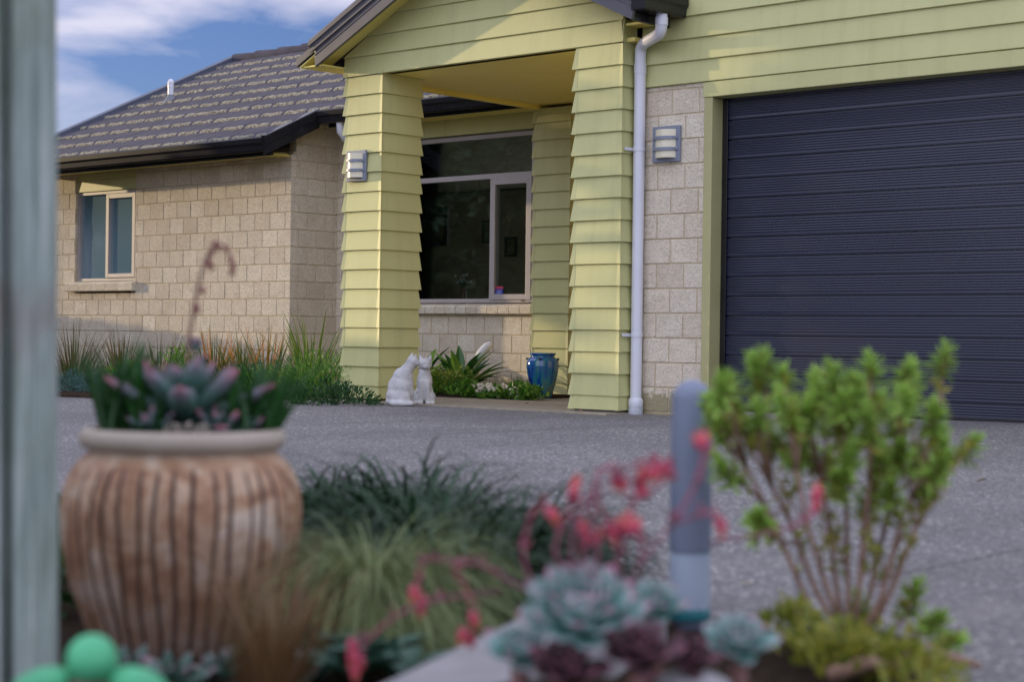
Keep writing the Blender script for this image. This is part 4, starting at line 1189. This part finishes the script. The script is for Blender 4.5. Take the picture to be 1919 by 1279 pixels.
tuft(q, p, 170, .27, .0036, rn, spread=.38, droop=1.1, r0=.03, nseg=7)
q.build('golden_clump', GOLD, label='dry golden brown grass tuft in front of the striped pot', cat='grass tuft', attr=True, origin=p)
# low leafy plants on the soil
q = MB(); p = at(655, 640, 2.75); p.z = .02
for i in range(7):
    c = at(600 + i * 26, 640, 2.55 + .09 * (i % 3)); c.z = .03
    for k in range(9):
        a = rn.uniform(0, 6.28); q.blade(c, Vector((math.cos(a), math.sin(a), .8)), rn.uniform(.07, .12), .036, .8, 5, .2, wide=.55, tip=.06)
q.build('broad_leaf_plant', mat_leaf('blue green broad leaf', [(.02, .07, .04), (.045, .11, .07), (.08, .15, .11)], trans=.15), label='blue green broad leaves on the soil below the fine grass', cat='plant', origin=p)
GSUC = mat_grad('grey green succulent', [(0, (.03, .08, .05)), (.6, (.09, .15, .12)), (1, (.28, .18, .20))], jitter=.4, trans=.05)
for (px, d) in ((470, 2.3), (330, 2.5), (420, 2.55), (250, 2.55), (540, 2.5)):
    q = MB(); c = at(px, 640, d); c.z = .035; rosette(q, c, 12, .06, Vector((rn.uniform(-.3, .3), -.3, 1)), wid=.35)
    q.build('ground_succulent', GSUC, label='small grey green rosette on the soil below the striped pot', cat='succulent', group='small rosettes below the striped pot', attr=True, smooth='all', origin=c)
q = MB(); p = at(100, 640, 3.4); p.z = .02
bush(q, p, (.35, .25, .2), 900, .07, .02, rn)
q.build('leafy_shrub', DKGREEN, label='dark leaves between the timber post and the striped pot', cat='shrub', origin=p)
# kerb
q = MB()
ka, kb_ = at(655, 1330, 2.12), at(985, 1148, 2.78); ka.z = kb_.z = 0
dirv = (kb_ - ka).normalized(); perp = Vector((dirv.y, -dirv.x, 0))
pr = [(0, -.02), (0, .085), (.006, .098), (.020, .106), (.15, .112), (.165, .104), (.17, .09), (.17, -.02)]
q.prism(pr, ka - dirv * .3, kb_ + dirv * .25, perp, (0, 0, 1))
q.build('kerb_edging', PALECONC, kind=None, label='smooth pale concrete kerb slanting behind the pink rosettes', cat='kerb', smooth=True)
q = MB(); c = at(1300, 1292, 2.0); q.ball(c, (.05, .04, .022), 2); q.build('garden_stone', PALECONC, label='pale smooth stone under the rosette by the bollard light', cat='stone', smooth='all')
# solar bollard light
bd = 3.1; bt, bb_ = at(1299, 712, bd), at(1291, 1190, bd)
bo_ = thing('bollard_light', (bb_.x, bb_.y, 0), 'grey round topped solar bollard light in the front garden', 'garden light')
c0 = Vector((bb_.x, bb_.y, 0)); H = bt.z; zj = at(1292, 1035, bd).z; zr = at(1292, 1130, bd).z
CAPM = mat_simple('blue grey matt plastic', (.185, .215, .285), rough=.5, spec=.4, var=.06)
q = MB(); q.lathe(c0, [(.036, zj), (.0372, zj + .004), (.0352, H - .035)] + [(.0352 * math.cos(a), H - .035 + .035 * math.sin(a)) for a in (.2, .45, .7, .95, 1.2, 1.4, 1.56)], 32)
q.build('cap', CAPM, bo_, smooth=True)
q = MB(); q.lathe(c0, [(.0355, zr - .01), (.0355, zj - .004), (.033, zj - .002), (.033, zj)], 32)
q.build('frosted_lens', mat_simple('frosted grey plastic', (.36, .42, .50), rough=.4, var=.06), bo_, smooth=True)
q = MB(); q.lathe(c0, [(.0365, zr - .028), (.0375, zr - .022), (.0375, zr - .012), (.036, zr - .008)], 32); q.build('teal_ring', mat_simple('teal plastic', (.02, .16, .18), rough=.4), bo_, smooth=True)
q = MB(); q.lathe(c0, [(.006, -.02), (.014, .01), (.034, zr - .03)], 20); q.build('ground_spike', CAPM, bo_, smooth=True)
# green ornament, bottom left
gc = at(172, 1238, 1.9); GRN = mat_simple('bright green glazed ceramic', (.075, .40, .19), rough=.5, spec=.4, var=.22, scale=30)
go = thing('frog_ornament', (gc.x, gc.y, .02), 'bright green round headed garden ornament on the soil beside the timber post', 'ornament')
q = MB(); q.ball(gc, (.029, .027, .028), 3); q.build('head', GRN, go, smooth='all')
for (px, s) in ((80, -1), (258, 1)):
    q = MB(); q.ball(at(px, 1284, 1.9), (.034, .024, .018), 3, mat=Matrix.Rotation(YAW, 3, 'Z') @ Matrix.Rotation(R(14 * s), 3, 'Y')); q.build('shoulder', GRN, go, smooth='all')
q = MB(); bpnt = at(172, 1300, 1.91); q.lathe((bpnt.x, bpnt.y, 0), [(.03, .0), (.045, .05), (.046, .10), (.03, bpnt.z + .005), (.022, bpnt.z + .022)], 24); q.build('body', mat_simple('brown glazed body', (.16, .075, .05), rough=.4, var=.2), go, smooth='all')
# small fallen leaf on the drive
q = MB(); p = gp(1388, 1100); q.blade(p + Vector((0, 0, .006)), rt * 1 + fw * .2, .035, .012, .1, 4, .2, wide=.5); q.build('fallen_leaf', mat_simple('pale dry leaf', (.45, .36, .2), rough=.8), label='pale dry leaf lying on the drive by the bollard light', cat='leaf')

# --- rosettes with red flower stalks
ECH2 = mat_grad('teal rosette with pink rims', [(0, (.08, .24, .20)), (.45, (.20, .37, .33)), (.74, (.32, .38, .37)), (.90, (.52, .29, .37)), (1, (.60, .24, .34))], jitter=.2, trans=.06, rough=.5)
ECH3 = mat_grad('dusky purple rosette', [(0, (.04, .025, .022)), (.5, (.075, .038, .042)), (.85, (.19, .07, .10)), (1, (.36, .13, .19))], jitter=.3, trans=.05)
RED = mat_grad('coral red stalk', [(0, (.14, .05, .07)), (.5, (.32, .075, .115)), (1, (.46, .07, .10))], jitter=.2, trans=.1)
BRACT = mat_grad('mauve stalk leaves', [(0, (.20, .07, .09)), (1, (.36, .12, .17))], jitter=.4, trans=.1)
CORAL = mat_grad('coral bell flower', [(0, (.48, .06, .13)), (.7, (.62, .085, .13)), (1, (.66, .16, .09))], jitter=.3, trans=.2)
ED = 2.0
camp = Vector((0, 0, CAM_Z))
def ros(px, py, d, rad, n, mat, label, tilt=.55, group='pink rimmed rosettes in the front bed'):
    c = at(px, py, d); t = thing('rosette_succulent', (c.x, c.y, c.z - .03), label, 'succulent', group)
    ax = (Vector((0, 0, 1)) + (camp - c).normalized() * tilt)
    q = MB(); rosette(q, c - ax.normalized() * rad * .2, n, rad, ax, wid=.56, thick=.12, e0=.02, e1=1.25, curl=.5); q.build('leaves', mat, t, smooth='all', attr=True)
    q = MB(); q.tube([c - ax.normalized() * rad * .15, c - Vector((0, 0, .05)), Vector((c.x, c.y, .05))], [.010, .011, .013], 10); q.build('stem', STALK, t, smooth='all')
    return t
big = ros(1085, 1142, ED, .080, 44, ECH2, 'largest teal and pink rosette at the foot of the red flower stalks', .75)
ros(1385, 1205, 2.08, .050, 28, ECH2, 'teal rosette at the foot of the bollard light', .7)
ros(1225, 1135, 2.16, .048, 22, ECH2, 'pink rimmed rosette between the large rosette and the bollard light', .6)
ros(975, 1222, 2.0, .05, 20, ECH2, 'pale rosette beside the purple rosettes, against the kerb end', .5)
ros(1195, 1222, 1.96, .05, 22, ECH3, 'dusky purple rosette beneath the largest teal rosette', .8)
ros(1060, 1255, 1.95, .05, 20, ECH3, 'dusky purple rosette beside the pale rosette and kerb', .8)
ros(1290, 1235, 2.0, .04, 18, ECH3, 'small dusky purple rosette above the pale stone', .8)
stalks = [
    ([(1075, 1085), (1072, 1010), (1100, 935), (1128, 882), (1152, 884), (1165, 893)], 0, 1),
    ([(1108, 1085), (1120, 1040), (1110, 960), (1118, 930), (1128, 960), (1145, 990)], 0, 1),
    ([(1150, 1082), (1165, 1010), (1185, 960), (1192, 925), (1196, 905)], .02, 3),
    ([(1190, 1085), (1205, 1030), (1190, 1005), (1180, 990)], .0, 2),
    ([(1200, 1060), (1245, 1000), (1290, 935), (1316, 870), (1322, 838)], -.03, 1),
    ([(1252, 985), (1300, 970), (1335, 962), (1352, 975)], -.03, 1),
    ([(1205, 940), (1240, 905), (1262, 880), (1248, 872), (1225, 878)], .0, 2),
    ([(990, 1110), (945, 1085), (905, 1060), (870, 1056), (850, 1070), (880, 1120), (884, 1190)], .03, 2),
    ([(870, 1056), (830, 1050), (800, 1052), (782, 1080), (790, 1130)], .05, 2),
    ([(940, 1110), (850, 1120), (760, 1145), (700, 1190), (668, 1225), (662, 1245)], .06, 3),
    ([(1000, 1105), (982, 1050), (985, 1000), (1005, 955), (1030, 952)], .03, 1),
    ([(1060, 1085), (1040, 1030), (1065, 960), (1072, 920)], .03, 2),
    ([(1100, 1085), (1092, 1045), (1096, 1020), (1098, 1005)], .01, 2),
    ([(1165, 1085), (1158, 1050), (1166, 1020), (1160, 1000)], .02, 2),
    ([(1150, 905), (1175, 880), (1215, 868), (1245, 878)], .02, 2),
    ([(1330, 1020), (1480, 990), (1530, 960), (1538, 935)], .25, 2),
]
for (pp, dd, nf) in stalks:
    pts = [at(x, y, ED + dd + .006 * k) for k, (x, y) in enumerate(pp)]
    # smooth the polyline
    sm = []
    for k in range(len(pts) - 1):
        for u in (0, .33, .66):
            a, b_, c_, d_ = pts[max(k - 1, 0)], pts[k], pts[k + 1], pts[min(k + 2, len(pts) - 1)]
            sm.append(.5 * (2 * b_ + (c_ - a) * u + (2 * a - 5 * b_ + 4 * c_ - d_) * u ** 2 + (3 * b_ - a - 3 * c_ + d_) * u ** 3))
    sm.append(pts[-1])
    q = MB(); q.tube(sm, [.0023 - .0008 * k / len(sm) for k in range(len(sm))], 7, t=0.0, t1=1.0); qs = q
    tip = sm[-1]; dn = (sm[-1] - sm[-3]).normalized()
    for k in range(4, len(sm) - 1, 3):
        for _ in range(2):
            dv = rvec(rn); qs.fleshy(sm[k], dv + Vector((0, 0, .6)), Vector((.3, .2, 1)), .015, .0065, .003, .3, 3)
    so = qs.build('flower_stalk', RED, big, smooth='all', attr=True)
    for k in range(nf + 1):
        q = MB()
        b0 = tip + Vector((rn.uniform(-1, 1), rn.uniform(-1, 1), rn.uniform(-.4, 1))) * .006 * min(k, 2) - dn * .009 * k
        dr = (dn * .6 + Vector((rn.uniform(-.5, .5), rn.uniform(-.5, .5), -.7 if dn.z < .5 else .5))).normalized()
        q.tube([b0, b0 + dr * .004, b0 + dr * .011, b0 + dr * .018], [.0022, .0054, .0060, .0025], 8, t=0, t1=1)
        for j in range(5):
            a = 1.2566 * j; s1 = dr.orthogonal().normalized(); s2 = dr.cross(s1)
            q.blade(b0 + dr * .013, dr + (s1 * math.cos(a) + s2 * math.sin(a)) * .6, .010, .005, 0, 3, .2, t=1.0)
        q.build('bloom', CORAL, so, smooth='all', attr=True)

# --- tall sedum shrub
SEDH = mat_grad('sedum leaf', [(0, (.24, .30, .05)), (.45, (.33, .56, .08)), (1, (.54, .70, .17))], jitter=.5, trans=.42, rough=.45)
SEDY = mat_leaf('yellowing sedum leaf', [(.13, .17, .02), (.24, .26, .03), (.34, .30, .04)], trans=.2)
SSTEM = mat_simple('brown sedum stem', (.25, .145, .095), rough=.7, var=.3, scale=40)
sb = at(1595, 640, 2.9); sb.z = .03
sed = thing('sedum_shrub', sb, 'branching sedum shrub with bright green leaf heads beside the bollard light', 'shrub')
heads = [(1360, 705), (1400, 688), (1440, 684), (1478, 692), (1520, 705), (1548, 728), (1605, 705), (1640, 684), (1690, 684), (1722, 694), (1765, 662), (1335, 795), (1385, 775), (1435, 770), (1480, 800), (1530, 760), (1575, 775), (1636, 775), (1690, 775), (1752, 760), (1815, 840), (1782, 868), (1722, 872), (1742, 905), (1700, 835), (1412, 972), (1630, 925), (1722, 1100), (1752, 1150), (1792, 1195), (1352, 865), (1605, 1125), (1660, 745), (1590, 742), (1505, 840), (1545, 855), (1440, 835), (1600, 845), (1655, 850), (1380, 730), (1460, 735), (1620, 735), (1700, 730), (1410, 820), (1560, 700), (1670, 905), (1760, 820), (1585, 900), (1500, 770), (1330, 745)]
stems, fol, yel = MB(), MB(), MB()
NM = 9
mains = [1352 + 57 * i for i in range(NM)]; joints = []
for k in range(NM):
    mx_ = mains[k]; w_ = (mx_ - 1595)
    b0 = sb + rt * w_ * .00009 + Vector((rn.uniform(-.015, .015), rn.uniform(-.015, .015), 0))
    dk = 2.9 + .06 * math.sin(k * 2.3)
    m1 = at(1595 + w_ * .36, 1110 + rn.uniform(-12, 12), dk); m2 = at(1595 + w_ * .60, 985 + rn.uniform(-25, 25), dk + .02); m3 = at(1595 + w_ * .80, 895 + rn.uniform(-30, 20), dk + rn.uniform(-.04, .04))
    stems.tube([b0, (b0 + m1) / 2 + rt * rn.uniform(-.008, .008), m1, m2, m3], [.0058, .0054, .0047, .0040, .0033], 7)
    joints.append((m1, m2, m3))
for hi, (px, py) in enumerate(heads):
    px += rn.uniform(-14, 14); py += rn.uniform(-12, 12)
    d = 2.9 + rn.uniform(-.14, .14); tip = at(px, py, d)
    if py < 1000:
        k = min(range(NM), key=lambda j: abs(mains[j] - px) + rn.uniform(0, 45)); m1, m2, m3 = joints[k]
        j0 = m3 if py < 800 else (m2.lerp(m3, rn.random()) if py < 900 else m1.lerp(m2, rn.uniform(.3, 1)))
        mid = j0.lerp(tip, .5) + rt * rn.uniform(-.012, .012) - Vector((0, 0, rn.uniform(-.004, .014)))
        pts = [j0, mid, tip]
    else:
        b0 = sb + rt * (px - 1595) * .00045; pts = [b0, b0.lerp(tip, .5) + rt * .01, tip]
    n = len(pts); stems.tube(pts, [.0034 - .0014 * k / (n - 1) for k in range(n)], 6)
    dirv = (pts[-1] - pts[-2]).normalized() + Vector((rn.uniform(-.3, .3), rn.uniform(-.3, .3), .5))
    dirv.normalize(); s1 = dirv.orthogonal().normalized(); s2 = dirv.cross(s1)
    big_ = rn.uniform(.75, 1.25); L_ = .042 * big_; nl = int(50 * big_); tone = rn.uniform(-.25, .35); n0 = len(fol.a)
    for k in range(nl):
        u = k / (nl - 1); a = k * 2.39996 + rn.uniform(-.3, .3); el = -.45 + 1.7 * u + rn.uniform(-.2, .2)
        rd = s1 * math.cos(a) + s2 * math.sin(a)
        dd = rd * math.cos(el) + dirv * math.sin(el)
        ll = rn.uniform(.022, .042) * (1 - .25 * u)
        fol.fleshy(tip - dirv * L_ * (1 - u) * .9, dd, dirv, ll, .0062, .0028, rn.uniform(0, .5), 3, .6)
    for i_ in range(n0, len(fol.a)): fol.a[i_] += tone
    for k in range(20):                                     # older, yellower leaves lower down the stem
        p = tip.lerp(pts[-2], .15 + .95 * rn.random()); leaf(yel, p, rvec(rn) + Vector((0, 0, .3)), .027, .010, rvec(rn))
for _ in range(34):
    m1, m2, m3 = rn.choice(joints); j0 = m1.lerp(m2, rn.random()) if rn.random() < .5 else m2.lerp(m3, rn.random())
    e = j0 + rt * rn.uniform(-.06, .06) + fw * rn.uniform(-.05, .05) + Vector((0, 0, rn.uniform(.03, .10)))
    stems.tube([j0, j0.lerp(e, .5) + rt * rn.uniform(-.008, .008), e], [.0019, .0016, .0011], 5)
    for k in range(9): leaf(yel, j0.lerp(e, rn.uniform(.3, 1.05)), rvec(rn) + Vector((0, 0, .5)), .026, .009, rvec(rn))
stems.build('stems', SSTEM, sed, smooth='all'); fol.build('leaf_heads', SEDH, sed, smooth='all', attr=True); yel.build('old_leaves', SEDY, sed)
q = MB(); p = at(1640, 640, 2.8); p.z = .03
for i in range(34):
    fx = rn.random(); c = at(1465 + 320 * fx, 640, 2.80 - .32 * fx + rn.uniform(-.12, .10)); c.z = rn.uniform(.02, .09) * (1 - .5 * fx)
    for k in range(20):
        v = rvec(rn); leaf(q, c + Vector((v.x, v.y, abs(v.z))) * .05, v + Vector((0, 0, .9)), .028, .014, rvec(rn))
q.build('yellow_sedum', SEDY, label='yellow green low sedum around the foot of the tall shrub', cat='groundcover', kind='stuff', origin=p)
q = MB()
for (px, d, r_) in ((1560, 2.55, .012), (1640, 2.6, .010), (1700, 2.62, .009)):
    c = at(px, 640, d); c.z = .05; q.tube([c, c + rt * .06 + Vector((0, 0, .02)), c + rt * .12 + fw * .02], [r_, r_, r_ * .6], 7)
q.build('old_stem', SSTEM, label='gnarled brown stem lying under the yellow sedum', cat='stem', smooth='all')

# ------------------------------------------------------------------ out of view beyond the house: hedge and trees, some added as light blockers
HEDGE = mat_leaf('hedge leaf', [(.012, .035, .01), (.025, .065, .015), (.05, .10, .02)], trans=.15)
TREEL = mat_leaf('tree leaf', [(.02, .05, .02), (.045, .095, .035), (.08, .13, .055)], trans=.15)
BARK = mat_simple('grey bark', (.09, .07, .055), rough=.95, var=.4, bump=.6, bscale=30)
q = MB()
def hedge_h(y): return .98 + (11.0 - y) * .185 - .55 * smooth(6.7, 7.1, y) * (1 - smooth(8.9, 9.6, y))  # top shaped to set the shade line, dipped to let sun onto the bed
for i in range(9000):
    y = rn.uniform(6.0, 11.1); h = hedge_h(y)
    x = -21.2 + rn.uniform(-.35, .35); z = rn.uniform(.02, h) if rn.random() < .7 else h * rn.uniform(.88, 1.0)
    leaf(q, Vector((x, y, z)), rvec(rn) + Vector((0, 0, .3)), .13, .08, rvec(rn))
q2 = [q.pt((-21.2, 6.0, 0)), q.pt((-21.2, 11.0, 0)), q.pt((-21.2, 11.0, hedge_h(11.0) - .08)), q.pt((-21.2, 6.0, hedge_h(6) - .08))]
hd = thing('clipped_hedge', (-21.2, 8.5, 0), 'clipped green hedge beyond the left end of the house', 'hedge')
q.v = q.v[:-4]; q.a = q.a[:-4]
q.build('foliage', HEDGE, hd)
q = MB(); q.box(-21.27, -21.13, 6.05, 11.0, 0, 1.0)
for i in range(6):
    y0_ = 6.05 + i * .82; q.box(-21.27, -21.13, y0_, y0_ + .83, .98, hedge_h(y0_ + .82) - .06)
q.build('branch_core', BARK, hd)
def tree(x, y, h, rad, label, n=9000, low=.5, lf=.26):
    t = thing('broadleaf_tree', (x, y, 0), label, 'tree', 'shade trees beyond the end of the house')
    q = MB(); top = Vector((x + rn.uniform(-.2, .2), y, h * .55))
    q.tube([(x, y, -.1), (x + .04, y, h * .2), top * .5 + Vector((x, y, h * .4)) * .5, top], [.17, .14, .11, .07], 10)
    cl = []
    for i in range(34):
        v = rvec(rn); c = Vector((x + v.x * rad, y + v.y * rad, low + rad * .3 + (h - low - rad * .2) * (v.z * .5 + .5))); cl.append((c, rn.uniform(.45, .8) * rad * .55))
        if i % 3 == 0: q.tube([(x, y, h * rn.uniform(.15, .4)), (Vector((x, y, h * .4)) + c) / 2, c], [.06, .04, .015], 6)
    q.build('trunk', BARK, t, smooth='all')
    q = MB()
    for _ in range(n):
        c, r_ = rn.choice(cl); v = rvec(rn); v = v.normalized() * (v.length ** .5)
        leaf(q, c + v * r_, v + rvec(rn) * .7, lf * 1.15, lf * .72, rvec(rn))
    q.build('crown', TREEL, t)
tree(-21.9, 2.4, 6.5, 2.4, 'tall leafy tree beyond the end of the house closest to the hedge')
tree(-20.8, -1.4, 7.0, 2.7, 'tall leafy tree beyond the end of the house, second from the house')
tree(-18.5, -6.0, 7.0, 2.8, 'tall leafy tree beyond the end of the house, out towards the street')
tree(-15.55, 5.95, 4.4, 1.3, 'small bushy tree added out of view to shade the garage door', 6000, .3, .15)  # added blocker that keeps the sun off the garage door
tree(-21.0, 8.8, 3.9, .36, 'slim upright tree added out of view to shade the rear porch column', 2400, 1.7, .14)  # unseen, put in to shade the column by the porch window
tree(-24.5, .8, 7.5, 2.8, 'tall leafy tree behind the row beyond the end of the house', 7000)
back_hedge = thing('added_back_hedge', (-27.5, -4, 0), 'tall dense hedge added out of view to darken the window reflections', 'hedge')  # unseen hedge added to close bright gaps in the porch window reflection
q = MB()
for i in range(12000):
    y = rn.uniform(-13, 4.2); h = 6.2 + .5 * math.sin(y * 1.3) + .3 * math.sin(y * 3.1)
    leaf(q, Vector((-27.5 + rn.uniform(-.7, .7), y, h * rn.random() ** .8)), rvec(rn) + Vector((.5, 0, .3)), .40, .24, rvec(rn))
q.build('foliage', TREEL, back_hedge)
q = MB(); q.box(-27.7, -27.3, -12.8, 4.0, 0, 5.4); q.build('branch_core', BARK, back_hedge)
for (px, py, c_) in ((1078, 769, (.30, .10, .05)), (1090, 772, (.26, .11, .06)), (700, 753, (.20, .09, .05)), (1052, 822, (.03, .022, .02)), (600, 750, (.24, .10, .05)), (985, 757, (.28, .12, .06)), (1480, 905, (.20, .15, .10)), (1830, 905, (.16, .12, .08)), (820, 870, (.30, .25, .18))):
    q = MB(); p = gp(px, py, .012); q.blade(p, Vector((rn.uniform(-1, 1), rn.uniform(-1, 1), .08)), rn.uniform(.03, .055), .022, .2, 4, .3, wide=.5)
    q.build('dead_leaf', mat_simple('dead leaf brown', c_, rough=.9), label='small curled dead leaf lying on the paving', cat='leaf', group='dead leaves scattered on the paving', origin=p)
q = MB(); ja, jb = gp(1640, 1090), gp(1990, 1015)
dj = (jb - ja).normalized(); pj = Vector((-dj.y, dj.x, 0)) * .0025
for (k0, k1) in ((0, .3), (.3, .62), (.62, 1)):
    a_, b_ = ja.lerp(jb, k0), ja.lerp(jb, k1)
    q.quad(a_ - pj + Vector((0, 0, .004)), b_ - pj + Vector((0, 0, .004)), b_ + pj + Vector((0, 0, .004)), a_ + pj + Vector((0, 0, .004)))
q.build('control_joint', mat_simple('dark joint filler', (.085, .082, .08), rough=.95, var=.4, scale=30), kind='structure')
